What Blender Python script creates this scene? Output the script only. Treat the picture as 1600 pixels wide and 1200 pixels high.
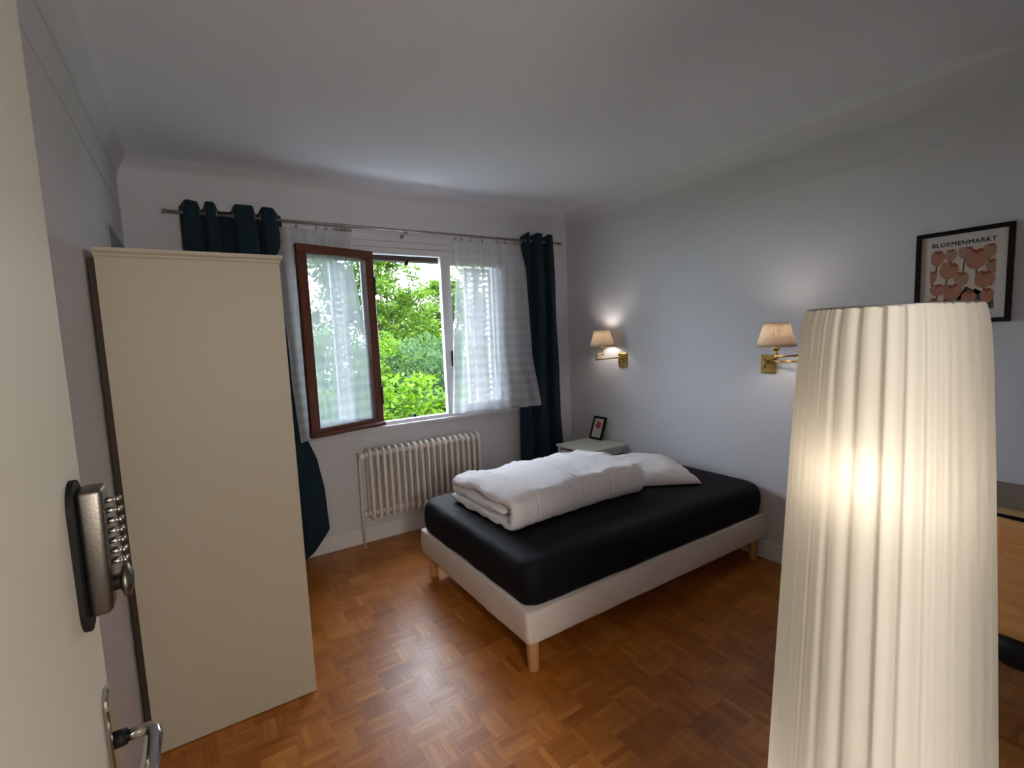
import bpy, bmesh, math, random
import numpy as np
from mathutils import Vector, Matrix, noise
PI = math.pi
R = random.Random(7)
S = bpy.context.scene
COL = S.collection
for o in list(bpy.data.objects):
    bpy.data.objects.remove(o)

# ------------------------------------------------------------------ camera, world, exposure
cam_d = bpy.data.cameras.new('camera')
cam = bpy.data.objects.new('camera', cam_d)
COL.objects.link(cam)
r_ = Vector((0.83628638, -0.54670656, -0.04167764))
u_ = Vector((0.08949301, 0.06111064, 0.9941109))
w_ = Vector((0.54094001, 0.83509127, -0.10003242))
m = Matrix((r_, u_, -w_)).transposed().to_4x4()
m.translation = Vector((0, 0, 1.48))
cam.matrix_world = m
cam_d.sensor_fit = 'HORIZONTAL'
cam_d.sensor_width = 36.0
cam_d.lens = 758.8 / 1600 * 36.0
cam_d.clip_start = 0.02
cam_d.clip_end = 200
S.camera = cam

world = bpy.data.worlds.new('overcast_sky')
S.world = world
world.use_nodes = True
wn = world.node_tree.nodes
bg = wn['Background']
bg.inputs['Color'].default_value = (0.79, 0.89, 1.0, 1)
bg.inputs['Strength'].default_value = 10.0

def light(name, kind, loc, energy, color, radius=0.03, rot=None, size=None):
    d = bpy.data.lights.new(name, kind)
    d.energy = energy
    d.color = color
    if kind == 'AREA':
        d.shape = 'RECTANGLE'; d.size, d.size_y = size
    else:
        d.shadow_soft_size = radius
    o = bpy.data.objects.new(name, d)
    o.location = loc
    if rot: o.rotation_euler = rot
    COL.objects.link(o)
    return o
light('hall_light', 'POINT', (0.30, -1.15, 1.55), 48, (1.0, 0.94, 0.86), 0.25)
light('wall_lamp_light', 'POINT', (2.81, 2.95, 1.432), 1.3, (1.0, 0.91, 0.82), 0.03)
light('wall_lamp_light', 'POINT', (2.69, 1.455, 1.432), 1.3, (1.0, 0.91, 0.82), 0.03)
light('floor_lamp_light', 'POINT', (0.922, 0.350, 1.235), 0.95, (1.0, 0.95, 0.86), 0.03)
light('floor_lamp_light', 'POINT', (0.991, 0.347, 0.50), 0.90, (1.0, 0.95, 0.86), 0.03)

vs = S.view_settings
vs.view_transform = 'Standard'
vs.look = 'None'
vs.gamma = 1.0
vs.use_curve_mapping = False
vs.exposure = 0.93
S.render.film_transparent = False
S.cycles.use_denoising = True
S.cycles.max_bounces = 10
S.cycles.diffuse_bounces = 6
S.cycles.transmission_bounces = 8
S.cycles.transparent_max_bounces = 16
S.cycles.sample_clamp_indirect = 6.0
S.cycles.caustics_reflective = False
S.cycles.caustics_refractive = False

# ------------------------------------------------------------------ dimensions (metres)
XL, XR = -0.275, 2.93          # left and right wall faces
YW, YN = 3.515, -0.06          # window wall and door wall faces
ZC = 2.57                      # ceiling

# ------------------------------------------------------------------ helpers
def mat(name, color=(0.8, 0.8, 0.8), rough=0.6, metal=0.0, bump=0.0, bscale=200.0, var=0.0, vscale=4.0, spec=0.5, coat=0.0, sheen=0.0):
    mt = bpy.data.materials.new(name)
    mt.use_nodes = True
    nt = mt.node_tree
    p = nt.nodes['Principled BSDF']
    p.inputs['Base Color'].default_value = (*color, 1)
    p.inputs['Roughness'].default_value = rough
    p.inputs['Metallic'].default_value = metal
    p.inputs['Specular IOR Level'].default_value = spec
    p.inputs['Coat Weight'].default_value = coat
    p.inputs['Sheen Weight'].default_value = sheen
    tc = nt.nodes.new('ShaderNodeTexCoord')
    if bump:
        n = nt.nodes.new('ShaderNodeTexNoise')
        n.inputs['Scale'].default_value = bscale
        n.inputs['Detail'].default_value = 3
        b = nt.nodes.new('ShaderNodeBump')
        b.inputs['Strength'].default_value = bump
        b.inputs['Distance'].default_value = 0.002
        nt.links.new(tc.outputs['Object'], n.inputs['Vector'])
        nt.links.new(n.outputs['Fac'], b.inputs['Height'])
        nt.links.new(b.outputs['Normal'], p.inputs['Normal'])
    if var:
        n = nt.nodes.new('ShaderNodeTexNoise')
        n.inputs['Scale'].default_value = vscale
        n.inputs['Detail'].default_value = 4
        mx = nt.nodes.new('ShaderNodeMix'); mx.data_type = 'RGBA'
        mx.inputs[6].default_value = (*[c * (1 - var) for c in color], 1)
        mx.inputs[7].default_value = (*[min(1, c * (1 + var)) for c in color], 1)
        nt.links.new(tc.outputs['Object'], n.inputs['Vector'])
        nt.links.new(n.outputs['Fac'], mx.inputs[0])
        nt.links.new(mx.outputs[2], p.inputs['Base Color'])
    return mt

def link(name, me, mt, parent=None):
    o = bpy.data.objects.new(name, me)
    COL.objects.link(o)
    if parent is not None: o.parent = parent
    if mt is not None and len(me.materials) == 0:
        me.materials.append(mt)
    return o

def obj(name, bm, mt, parent=None, smooth=False):
    bmesh.ops.recalc_face_normals(bm, faces=bm.faces)
    me = bpy.data.meshes.new(name)
    bm.to_mesh(me); bm.free()
    if smooth:
        for p in me.polygons: p.use_smooth = True
    return link(name, me, mt, parent)

def auto_smooth(o, ang=40):
    me = o.data
    for p in me.polygons: p.use_smooth = True
    me.set_sharp_from_angle(angle=math.radians(ang))
    return o

def thing(name, label, cat, loc=(0, 0, 0), rotz=0, group=None):
    o = bpy.data.objects.new(name, None)
    o.empty_display_size = 0.05
    COL.objects.link(o)
    o.location = loc; o.rotation_euler = (0, 0, rotz)
    o['label'] = label; o['category'] = cat
    if group: o['group'] = group
    return o

def tag(o, label, cat, group=None):
    o['label'] = label; o['category'] = cat
    if group: o['group'] = group
    return o

def structure(o):
    o['kind'] = 'structure'
    return o

def box(bm, x0, x1, y0, y1, z0, z1, bevel=0.0, seg=2, mtx=None):
    r = bmesh.ops.create_cube(bm, size=1.0)
    vs_ = r['verts']
    for v in vs_:
        v.co = Vector((x0 + (v.co.x + .5) * (x1 - x0), y0 + (v.co.y + .5) * (y1 - y0), z0 + (v.co.z + .5) * (z1 - z0)))
    if bevel:
        es = list({e for v in vs_ for e in v.link_edges})
        rr = bmesh.ops.bevel(bm, geom=es, offset=bevel, segments=seg, profile=0.5, affect='EDGES')
        vs_ = list({v for f in rr['faces'] for v in f.verts} | {v for v in vs_ if v.is_valid})
    if mtx is not None:
        for v in vs_: v.co = mtx @ v.co
    return vs_

def B(x0, x1, y0, y1, z0, z1, bevel=0.0, seg=2):
    bm = bmesh.new(); box(bm, x0, x1, y0, y1, z0, z1, bevel, seg); return bm

def tube(bm, pts, rad, n=12, closed=False, caps=True, flat=None):
    pts = [Vector(p) for p in pts]
    N = len(pts)
    rads = rad if isinstance(rad, (list, tuple)) else [rad] * N
    rings = []
    prev = None
    for i, p in enumerate(pts):
        if closed:
            t = (pts[(i + 1) % N] - pts[i - 1]).normalized()
        else:
            t = (pts[min(i + 1, N - 1)] - pts[max(i - 1, 0)]).normalized()
        if prev is None:
            a = Vector((0, 0, 1)) if abs(t.z) < 0.9 else Vector((1, 0, 0))
            nrm = t.cross(a).normalized()
        else:
            nrm = (prev - t * prev.dot(t)).normalized()
        prev = nrm
        bn = t.cross(nrm)
        ring = []
        for k in range(n):
            a = 2 * PI * k / n
            fx, fy = (1, 1) if flat is None else flat
            ring.append(bm.verts.new(p + nrm * math.cos(a) * rads[i] * fx + bn * math.sin(a) * rads[i] * fy))
        rings.append(ring)
    M = N if closed else N - 1
    for i in range(M):
        a, b = rings[i], rings[(i + 1) % N]
        for k in range(n):
            bm.faces.new((a[k], a[(k + 1) % n], b[(k + 1) % n], b[k]))
    if caps and not closed:
        bm.faces.new(rings[0][::-1]); bm.faces.new(rings[-1])

def lathe(bm, prof, c=(0, 0, 0), n=24, axis='z', cap=True):
    c = Vector(c)
    rings = []
    for r, z in prof:
        ring = []
        for k in range(n):
            a = 2 * PI * k / n
            x, y = r * math.cos(a), r * math.sin(a)
            v = {'z': Vector((x, y, z)), 'x': Vector((z, x, y)), 'y': Vector((x, z, y))}[axis]
            ring.append(bm.verts.new(c + v))
        rings.append(ring)
    for a, b in zip(rings, rings[1:]):
        for k in range(n):
            bm.faces.new((a[k], a[(k + 1) % n], b[(k + 1) % n], b[k]))
    if cap:
        if prof[0][0] > 1e-6: bm.faces.new(rings[0][::-1])
        if prof[-1][0] > 1e-6: bm.faces.new(rings[-1])

def grid(bm, f, nu, nv):
    V = [[bm.verts.new(f(i / nu, j / nv)) for j in range(nv + 1)] for i in range(nu + 1)]
    for i in range(nu):
        for j in range(nv):
            bm.faces.new((V[i][j], V[i + 1][j], V[i + 1][j + 1], V[i][j + 1]))
    return V

def fbm(x, y, z=0.0):
    return noise.fractal(Vector((x, y, z)), 1.0, 2.0, 4)

def lerp(a, b, t): return a + (b - a) * t
def interp(x, xs, ys): return float(np.interp(x, xs, ys))
def sm(t):
    t = max(0, min(1, t)); return t * t * (3 - 2 * t)

# ------------------------------------------------------------------ materials
M_wall = mat('wall_paint', (0.59, 0.585, 0.615), 0.75, bump=0.25, bscale=260, var=0.03, vscale=2.5, spec=0.3)
M_ceil = mat('ceiling_paint', (0.63, 0.645, 0.695), 0.85, bump=0.15, bscale=120, var=0.03, vscale=1.5, spec=0.2)
M_trim = mat('white_trim', (0.68, 0.67, 0.66), 0.45, bump=0.05)
M_winframe = mat('white_window_paint', (0.60, 0.59, 0.62), 0.4)
M_cream = mat('cream_laminate', (0.42, 0.375, 0.295), 0.5, bump=0.08, bscale=500, var=0.02, vscale=6)
M_door = mat('cream_door_paint', (0.70, 0.655, 0.56), 0.45, bump=0.05, bscale=60, var=0.02)
M_darkbrown = mat('dark_hardboard', (0.035, 0.018, 0.010), 0.7)
M_teal = mat('dark_teal_fabric', (0.006, 0.021, 0.033), 0.85, bump=0.3, bscale=900, var=0.15, vscale=8, sheen=0.04, spec=0.25)
M_black_sheet = mat('black_cotton', (0.0034, 0.0037, 0.0066), 0.68, bump=0.3, bscale=700, var=0.1, vscale=6, sheen=0.0, spec=0.17)
M_duvet = mat('white_cotton', (0.70, 0.665, 0.68), 0.9, bump=0.8, bscale=28, var=0.03, sheen=0.1, spec=0.2)
M_divan = mat('white_quilted_ticking', (0.62, 0.55, 0.50), 0.85, bump=0.5, bscale=40, var=0.04, vscale=10, spec=0.2)
M_rad = mat('cream_radiator_enamel', (0.74, 0.695, 0.65), 0.35, var=0.04, vscale=15)
M_rod = mat('brushed_grey_metal', (0.28, 0.26, 0.24), 0.4, metal=0.6)
M_steel = mat('satin_chrome', (0.17, 0.155, 0.14), 0.38, metal=1.0, bump=0.1, bscale=500)
M_chrome = mat('polished_chrome', (0.55, 0.54, 0.52), 0.12, metal=1.0)
M_black = mat('black_plastic', (0.006, 0.006, 0.0065), 0.6, spec=0.2)
M_brass = mat('brass', (0.52, 0.33, 0.10), 0.28, metal=1.0, var=0.1, vscale=30)
M_ns = mat('pale_grey_green_lacquer', (0.62, 0.63, 0.58), 0.4)
M_socket = mat('ivory_plastic', (0.60, 0.58, 0.45), 0.5)
M_blackframe = mat('black_frame_wood', (0.005, 0.0045, 0.0045), 0.6, spec=0.2)
M_mount = mat('off_white_paper', (0.56, 0.53, 0.50), 0.9)
M_print = mat('poster_paper_cream', (0.55, 0.47, 0.40), 0.9)
M_tulip = mat('tulip_pink_print', (0.38, 0.17, 0.11), 0.9, var=0.22, vscale=30)
M_tulip2 = mat('tulip_ochre_print', (0.35, 0.21, 0.14), 0.9, var=0.2, vscale=30)
M_tulipd = mat('tulip_red_print', (0.24, 0.065, 0.035), 0.9)
M_stem = mat('stem_dark_print', (0.10, 0.05, 0.045), 0.9)
M_leafp = mat('slate_print', (0.085, 0.095, 0.10), 0.9, var=0.2, vscale=20)
M_ink = mat('ink_black', (0.01, 0.01, 0.01), 0.8)
M_red = mat('red_flower_print', (0.50, 0.035, 0.02), 0.8, var=0.2, vscale=60)
M_legwood = mat('pale_beech', (0.50, 0.27, 0.12), 0.5, var=0.12, vscale=20)
M_vent = mat('grey_vent_metal', (0.30, 0.31, 0.32), 0.5)
M_shutter = mat('pale_pink_shutter', (0.52, 0.44, 0.42), 0.6)
M_bark = mat('bark', (0.12, 0.09, 0.06), 0.9, bump=0.5, bscale=30)
M_bounce_slab = mat('pale_bounce_slab', (0.82, 0.83, 0.84), 0.9)  # pale reflector colour for the added slab outside the window
M_grass = mat('garden_grass', (0.06, 0.14, 0.025), 0.95, var=0.3, vscale=3)
M_sill = mat('stone_sill', (0.22, 0.21, 0.20), 0.9)
M_facade = mat('facade_render', (0.65, 0.60, 0.52), 0.9)
M_bulb = None

def wood_mat(name, c1, c2, scale, rough=0.4, coat=0.0, axis=1):
    mt = mat(name, c1, rough, coat=coat)
    nt = mt.node_tree; p = nt.nodes['Principled BSDF']
    tc = nt.nodes.new('ShaderNodeTexCoord')
    mp = nt.nodes.new('ShaderNodeMapping')
    s = [scale] * 3; s[axis] = scale * 0.07
    mp.inputs['Scale'].default_value = s
    n = nt.nodes.new('ShaderNodeTexNoise'); n.inputs['Scale'].default_value = 1; n.inputs['Detail'].default_value = 6; n.inputs['Distortion'].default_value = 0.6
    mx = nt.nodes.new('ShaderNodeMix'); mx.data_type = 'RGBA'
    mx.inputs[6].default_value = (*c1, 1); mx.inputs[7].default_value = (*c2, 1)
    rp = nt.nodes.new('ShaderNodeMapRange'); rp.inputs[1].default_value = 0.35; rp.inputs[2].default_value = 0.65
    nt.links.new(tc.outputs['Object'], mp.inputs['Vector']); nt.links.new(mp.outputs[0], n.inputs['Vector'])
    nt.links.new(n.outputs['Fac'], rp.inputs[0]); nt.links.new(rp.outputs[0], mx.inputs[0])
    nt.links.new(mx.outputs[2], p.inputs['Base Color'])
    return mt
M_brownwood = wood_mat('brown_varnished_wood', (0.085, 0.022, 0.010), (0.13, 0.038, 0.017), 60, 0.4, axis=2)
M_oak = wood_mat('oak_veneer', (0.56, 0.27, 0.09), (0.66, 0.35, 0.13), 50, 0.4, axis=1)
M_desk = wood_mat('brown_oak_desktop', (0.16, 0.105, 0.065), (0.22, 0.15, 0.095), 60, 0.45, axis=1)
M_deskedge = wood_mat('light_oak_edge', (0.42, 0.27, 0.12), (0.50, 0.34, 0.17), 60, 0.5, axis=1)

def glass_mat():
    mt = bpy.data.materials.new('window_glass'); mt.use_nodes = True
    nt = mt.node_tree; nt.nodes.clear()
    out = nt.nodes.new('ShaderNodeOutputMaterial')
    tr = nt.nodes.new('ShaderNodeBsdfTransparent'); tr.inputs[0].default_value = (0.93, 0.95, 0.955, 1)
    gl = nt.nodes.new('ShaderNodeBsdfGlossy'); gl.inputs['Roughness'].default_value = 0.01
    fr = nt.nodes.new('ShaderNodeFresnel'); fr.inputs[0].default_value = 1.5
    mx = nt.nodes.new('ShaderNodeMixShader')
    nt.links.new(fr.outputs[0], mx.inputs[0]); nt.links.new(tr.outputs[0], mx.inputs[1]); nt.links.new(gl.outputs[0], mx.inputs[2])
    nt.links.new(mx.outputs[0], out.inputs[0])
    return mt
M_glass = glass_mat()

def sheer_mat():
    mt = bpy.data.materials.new('white_voile'); mt.use_nodes = True
    nt = mt.node_tree; nt.nodes.clear()
    out = nt.nodes.new('ShaderNodeOutputMaterial')
    tc = nt.nodes.new('ShaderNodeUVMap'); tc.uv_map = 'UVMap'
    w = nt.nodes.new('ShaderNodeTexWave'); w.wave_type = 'BANDS'; w.bands_direction = 'Y'
    w.inputs['Scale'].default_value = 5.6; w.inputs['Distortion'].default_value = 0.25
    w2 = nt.nodes.new('ShaderNodeTexWave'); w2.wave_type = 'BANDS'; w2.bands_direction = 'X'
    w2.inputs['Scale'].default_value = 7.0; w2.inputs['Distortion'].default_value = 0.25
    nt.links.new(tc.outputs[0], w.inputs['Vector']); nt.links.new(tc.outputs[0], w2.inputs['Vector'])
    sx = nt.nodes.new('ShaderNodeSeparateXYZ'); nt.links.new(tc.outputs[0], sx.inputs[0])
    # woven bands only in the lower part of the cloth
    fade = nt.nodes.new('ShaderNodeMapRange'); fade.inputs[1].default_value = 0.35; fade.inputs[2].default_value = 0.75
    fade.inputs[3].default_value = 0.30; fade.inputs[4].default_value = 1.0
    nt.links.new(sx.outputs[1], fade.inputs[0])
    ad = nt.nodes.new('ShaderNodeMath'); ad.operation = 'MULTIPLY_ADD'; ad.inputs[1].default_value = 0.25
    nt.links.new(w2.outputs['Fac'], ad.inputs[0]); nt.links.new(w.outputs['Fac'], ad.inputs[2])
    mu = nt.nodes.new('ShaderNodeMath'); mu.operation = 'MULTIPLY'
    nt.links.new(ad.outputs[0], mu.inputs[0]); nt.links.new(fade.outputs[0], mu.inputs[1])
    mr = nt.nodes.new('ShaderNodeMapRange'); mr.inputs[1].default_value = 0.0; mr.inputs[2].default_value = 1.25
    mr.inputs[3].default_value = 0.58; mr.inputs[4].default_value = 0.74
    nt.links.new(mu.outputs[0], mr.inputs[0])
    tr = nt.nodes.new('ShaderNodeBsdfTransparent')
    di = nt.nodes.new('ShaderNodeBsdfDiffuse'); di.inputs[0].default_value = (0.85, 0.87, 0.90, 1)
    tl = nt.nodes.new('ShaderNodeBsdfTranslucent'); tl.inputs[0].default_value = (0.74, 0.77, 0.82, 1)
    m1 = nt.nodes.new('ShaderNodeMixShader'); m1.inputs[0].default_value = 0.52
    nt.links.new(di.outputs[0], m1.inputs[1]); nt.links.new(tl.outputs[0], m1.inputs[2])
    m2 = nt.nodes.new('ShaderNodeMixShader')
    nt.links.new(mr.outputs[0], m2.inputs[0]); nt.links.new(tr.outputs[0], m2.inputs[1]); nt.links.new(m1.outputs[0], m2.inputs[2])
    nt.links.new(m2.outputs[0], out.inputs[0])
    return mt
M_sheer = sheer_mat()

def shade_mat(name, col, tcol, mixv, transp=0.0, var=False, vscale=60):
    mt = bpy.data.materials.new(name); mt.use_nodes = True
    nt = mt.node_tree; nt.nodes.clear()
    out = nt.nodes.new('ShaderNodeOutputMaterial')
    di = nt.nodes.new('ShaderNodeBsdfDiffuse'); di.inputs[0].default_value = (*col, 1)
    tl = nt.nodes.new('ShaderNodeBsdfTranslucent'); tl.inputs[0].default_value = (*tcol, 1)
    m1 = nt.nodes.new('ShaderNodeMixShader'); m1.inputs[0].default_value = mixv
    nt.links.new(di.outputs[0], m1.inputs[1]); nt.links.new(tl.outputs[0], m1.inputs[2])
    if var:
        tc = nt.nodes.new('ShaderNodeTexCoord')
        n = nt.nodes.new('ShaderNodeTexNoise'); n.inputs['Scale'].default_value = vscale; n.inputs['Detail'].default_value = 5; n.inputs['Roughness'].default_value = 0.7
        nt.links.new(tc.outputs['Object'], n.inputs['Vector'])
        rp = nt.nodes.new('ShaderNodeValToRGB')
        rp.color_ramp.elements[0].position = 0.36; rp.color_ramp.elements[0].color = (*[c * 0.45 for c in tcol], 1)
        rp.color_ramp.elements[1].position = 0.62; rp.color_ramp.elements[1].color = (*tcol, 1)
        nt.links.new(n.outputs['Fac'], rp.inputs[0]); nt.links.new(rp.outputs[0], tl.inputs[0])
    last = m1
    if transp:
        tr = nt.nodes.new('ShaderNodeBsdfTransparent')
        m2 = nt.nodes.new('ShaderNodeMixShader'); m2.inputs[0].default_value = transp
        nt.links.new(m1.outputs[0], m2.inputs[1]); nt.links.new(tr.outputs[0], m2.inputs[2]); last = m2
    nt.links.new(last.outputs[0], out.inputs[0])
    return mt
M_shade = shade_mat('ivory_pleated_cloth', (0.78, 0.75, 0.67), (0.84, 0.80, 0.72), 0.45, transp=0.010)
M_parch = shade_mat('mottled_parchment', (0.60, 0.52, 0.43), (0.70, 0.60, 0.49), 0.36, var=True, vscale=95)

def emit_mat(name, col, s):
    mt = bpy.data.materials.new(name); mt.use_nodes = True
    p = mt.node_tree.nodes['Principled BSDF']
    p.inputs['Base Color'].default_value = (0.9, 0.9, 0.88, 1)
    p.inputs['Emission Color'].default_value = (*col, 1); p.inputs['Emission Strength'].default_value = s
    return mt
M_bulb = emit_mat('lit_bulb', (1.0, 0.86, 0.68), 5)

def leaf_mat(name, c1, c2):
    mt = bpy.data.materials.new(name); mt.use_nodes = True
    nt = mt.node_tree; nt.nodes.clear()
    out = nt.nodes.new('ShaderNodeOutputMaterial')
    at = nt.nodes.new('ShaderNodeAttribute'); at.attribute_name = 'tone'
    mx = nt.nodes.new('ShaderNodeMix'); mx.data_type = 'RGBA'
    mx.inputs[6].default_value = (*c1, 1); mx.inputs[7].default_value = (*c2, 1)
    nt.links.new(at.outputs['Fac'], mx.inputs[0])
    pr = nt.nodes.new('ShaderNodeBsdfPrincipled'); pr.inputs['Roughness'].default_value = 0.6; pr.inputs['Specular IOR Level'].default_value = 0.15
    tl = nt.nodes.new('ShaderNodeBsdfTranslucent')
    hs = nt.nodes.new('ShaderNodeHueSaturation'); hs.inputs['Value'].default_value = 1.5; hs.inputs['Saturation'].default_value = 1.1
    nt.links.new(mx.outputs[2], hs.inputs['Color'])
    nt.links.new(mx.outputs[2], pr.inputs['Base Color']); nt.links.new(hs.outputs[0], tl.inputs[0])
    m1 = nt.nodes.new('ShaderNodeMixShader'); m1.inputs[0].default_value = 0.35
    nt.links.new(pr.outputs[0], m1.inputs[1]); nt.links.new(tl.outputs[0], m1.inputs[2])
    nt.links.new(m1.outputs[0], out.inputs[0])
    return mt
M_lf_hedge = leaf_mat('bright_hedge_leaf', (0.018, 0.055, 0.005), (0.14, 0.25, 0.018))
M_lf_shrub = leaf_mat('yellow_green_leaf', (0.025, 0.07, 0.008), (0.115, 0.20, 0.02))
M_lf_droop = leaf_mat('drooping_grey_green_leaf', (0.022, 0.055, 0.022), (0.10, 0.165, 0.065))
M_lf_tall = leaf_mat('tall_tree_leaf', (0.022, 0.06, 0.008), (0.115, 0.185, 0.022))

def plank_mat():
    mt = bpy.data.materials.new('varnished_oak_parquet'); mt.use_nodes = True
    nt = mt.node_tree; p = nt.nodes['Principled BSDF']
    at = nt.nodes.new('ShaderNodeAttribute'); at.attribute_name = 'tone'     # x: tone, y: grain direction
    sp = nt.nodes.new('ShaderNodeSeparateXYZ'); nt.links.new(at.outputs['Vector'], sp.inputs[0])
    geo = nt.nodes.new('ShaderNodeNewGeometry')
    def nz(sx, sy):
        mp = nt.nodes.new('ShaderNodeMapping'); mp.inputs['Scale'].default_value = (sx, sy, 1)
        n = nt.nodes.new('ShaderNodeTexNoise'); n.inputs['Scale'].default_value = 1; n.inputs['Detail'].default_value = 5
        nt.links.new(geo.outputs['Position'], mp.inputs['Vector']); nt.links.new(mp.outputs[0], n.inputs['Vector'])
        return n
    n1, n2 = nz(14, 260), nz(260, 14)
    mg = nt.nodes.new('ShaderNodeMix'); mg.data_type = 'FLOAT'
    nt.links.new(sp.outputs[1], mg.inputs[0]); nt.links.new(n1.outputs['Fac'], mg.inputs[2]); nt.links.new(n2.outputs['Fac'], mg.inputs[3])
    rp = nt.nodes.new('ShaderNodeValToRGB')
    e = rp.color_ramp.elements
    e[0].position = 0.0; e[0].color = (0.21, 0.060, 0.007, 1)
    e[1].position = 1.0; e[1].color = (0.58, 0.235, 0.050, 1)
    k = e.new(0.5); k.color = (0.37, 0.122, 0.018, 1)
    ad = nt.nodes.new('ShaderNodeMath'); ad.operation = 'MULTIPLY_ADD'; ad.inputs[1].default_value = 0.9; ad.inputs[2].default_value = -0.45
    nt.links.new(mg.outputs[0], ad.inputs[0])
    a2 = nt.nodes.new('ShaderNodeMath'); a2.operation = 'ADD'; nt.links.new(ad.outputs[0], a2.inputs[0]); nt.links.new(sp.outputs[0], a2.inputs[1])
    nt.links.new(a2.outputs[0], rp.inputs[0]); nt.links.new(rp.outputs[0], p.inputs['Base Color'])
    big = nt.nodes.new('ShaderNodeTexNoise'); big.inputs['Scale'].default_value = 9; big.inputs['Detail'].default_value = 2
    nt.links.new(geo.outputs['Position'], big.inputs['Vector'])
    rr = nt.nodes.new('ShaderNodeMapRange'); rr.inputs[1].default_value = 0.0; rr.inputs[2].default_value = 1.0; rr.inputs[3].default_value = 0.26; rr.inputs[4].default_value = 0.46
    nt.links.new(big.outputs['Fac'], rr.inputs[0]); nt.links.new(rr.outputs[0], p.inputs['Roughness'])
    b = nt.nodes.new('ShaderNodeBump'); b.inputs['Strength'].default_value = 0.12; b.inputs['Distance'].default_value = 0.001
    nt.links.new(mg.outputs[0], b.inputs['Height']); nt.links.new(b.outputs['Normal'], p.inputs['Normal'])
    p.inputs['Specular IOR Level'].default_value = 0.38
    return mt
M_plank = plank_mat()
M_under = mat('dark_joint', (0.035, 0.014, 0.006), 0.8)

# ------------------------------------------------------------------ ROOM SHELL
# floor slab + parquet fingers
floor = structure(obj('floor', B(XL - 0.1, XR + 0.1, -1.9, YW + 0.05, -0.10, -0.0035), M_under))
BL, X0, Y0 = 0.1225, 0.5555 - 0.1225 * 8, 1.6955 - 0.1225 * 15
FW, GAP = BL / 5, 0.0004
def finger_mesh(bm, cx, cy, orient, tiltx=0, tilty=0, dz=0):
    hl, hw = BL / 2 - GAP / 2, FW / 2 - GAP / 2
    a, b = (hl, hw) if orient == 0 else (hw, hl)
    vs_ = box(bm, -a, a, -b, b, -0.010, 0.0)
    for v in vs_:
        v.co.z += dz + v.co.x * tiltx + v.co.y * tilty
        v.co.x += cx; v.co.y += cy
    return vs_
fingers = []
ci, cj = int((XR - X0) / BL) + 1, int((YW - Y0) / BL) + 1
for i in range(-1, ci + 1):
    for j in range(-2, cj + 1):
        bx, by = X0 + i * BL, Y0 + j * BL
        o_ = (i + j) % 2
        bt = R.gauss(0, 0.10)
        for k in range(5):
            off = (k + .5) * FW
            cx, cy = (bx + BL / 2, by + off) if o_ == 0 else (bx + off, by + BL / 2)
            if cx < XL - 0.06 or cx > XR + 0.06 or cy < YN - 0.06 or cy > YW + 0.06: continue
            fingers.append((cx, cy, o_, min(1, max(0, 0.5 + bt + R.gauss(0, 0.095)))))
def px(x, y, z):
    v = Vector((x, y, z - 1.48)); d = v.dot(w_)
    return (800 + 758.8 * v.dot(r_) / d, 600 - 758.8 * v.dot(u_) / d, d) if d > 0.05 else (-1, -1, -1)
def shown(f):
    X, Y, d = px(f[0], f[1], 0)
    if d < 0 or X < 0 or Y > 1200 or X > 1225 or Y < 0: return False
    if X < 495 and Y < 1184 - 0.42 * (X - 243) + 2: return False
    return True
vis = sorted([f for f in fingers if shown(f)], key=lambda f: px(f[0], f[1], 0)[2])
near = set(vis[:300])
# shared plank meshes, 2 directions x 8 tones
pm = {}
for o_ in (0, 1):
    for t in range(8):
        bm = bmesh.new(); finger_mesh(bm, 0, 0, o_)
        me = bpy.data.meshes.new('plank'); bm.to_mesh(me); bm.free()
        at = me.attributes.new('tone', 'FLOAT_VECTOR', 'POINT')
        at.data.foreach_set('vector', [c for _ in me.vertices for c in ((t + .5) / 8, float(o_), 0)])
        me.materials.append(M_plank); pm[(o_, t)] = me
rest_bm = bmesh.new(); tones = []
for f in fingers:
    cx, cy, o_, tn = f
    tx, ty, dz = R.gauss(0, 0.0022), R.gauss(0, 0.0022), R.gauss(0, 0.00012) - 0.0004
    if f in near:
        p = link('plank', pm[(o_, min(7, int(tn * 8)))], None, floor)
        p.location = (cx, cy, dz); p.rotation_euler = (ty, -tx, 0)
    else:
        v = finger_mesh(rest_bm, cx, cy, o_, tx, ty, dz)
        tones += [(tn, float(o_), 0)] * len(v)
me = bpy.data.meshes.new('parquet_planks'); rest_bm.to_mesh(me); rest_bm.free()
at = me.attributes.new('tone', 'FLOAT_VECTOR', 'POINT')
at.data.foreach_set('vector', [c for t in tones for c in t])
rest = link('parquet_planks', me, M_plank, floor)
rest['kind'] = 'stuff'

# walls (0.3 thick); the window opening is cut out
WX0, WX1, WZ0, WZ1 = 0.55, 2.23, 0.815, 2.13
bm = bmesh.new()
box(bm, XL - 0.3, WX0, YW, YW + 0.30, -0.1, 2.8)
box(bm, WX1, XR + 0.3, YW, YW + 0.30, -0.1, 2.8)
box(bm, WX0, WX1, YW, YW + 0.30, -0.1, WZ0)
box(bm, WX0, WX1, YW, YW + 0.30, WZ1, 2.8)
structure(obj('wall_far', bm, M_wall))
structure(obj('wall_left', B(XL - 0.12, XL, -1.9, YW, -0.1, 2.8), M_wall))
structure(obj('wall_right', B(XR, XR + 0.2, -1.9, YW, -0.1, 2.8), M_wall))
bm = bmesh.new()
box(bm, XL, -0.165, YN - 0.12, YN, 0, ZC + 0.05)
box(bm, 0.78, XR, YN - 0.12, YN, 0, ZC + 0.05)
box(bm, -0.165, 0.78, YN - 0.12, YN, 2.06, ZC + 0.05)
structure(obj('wall_near', bm, M_wall))
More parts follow.
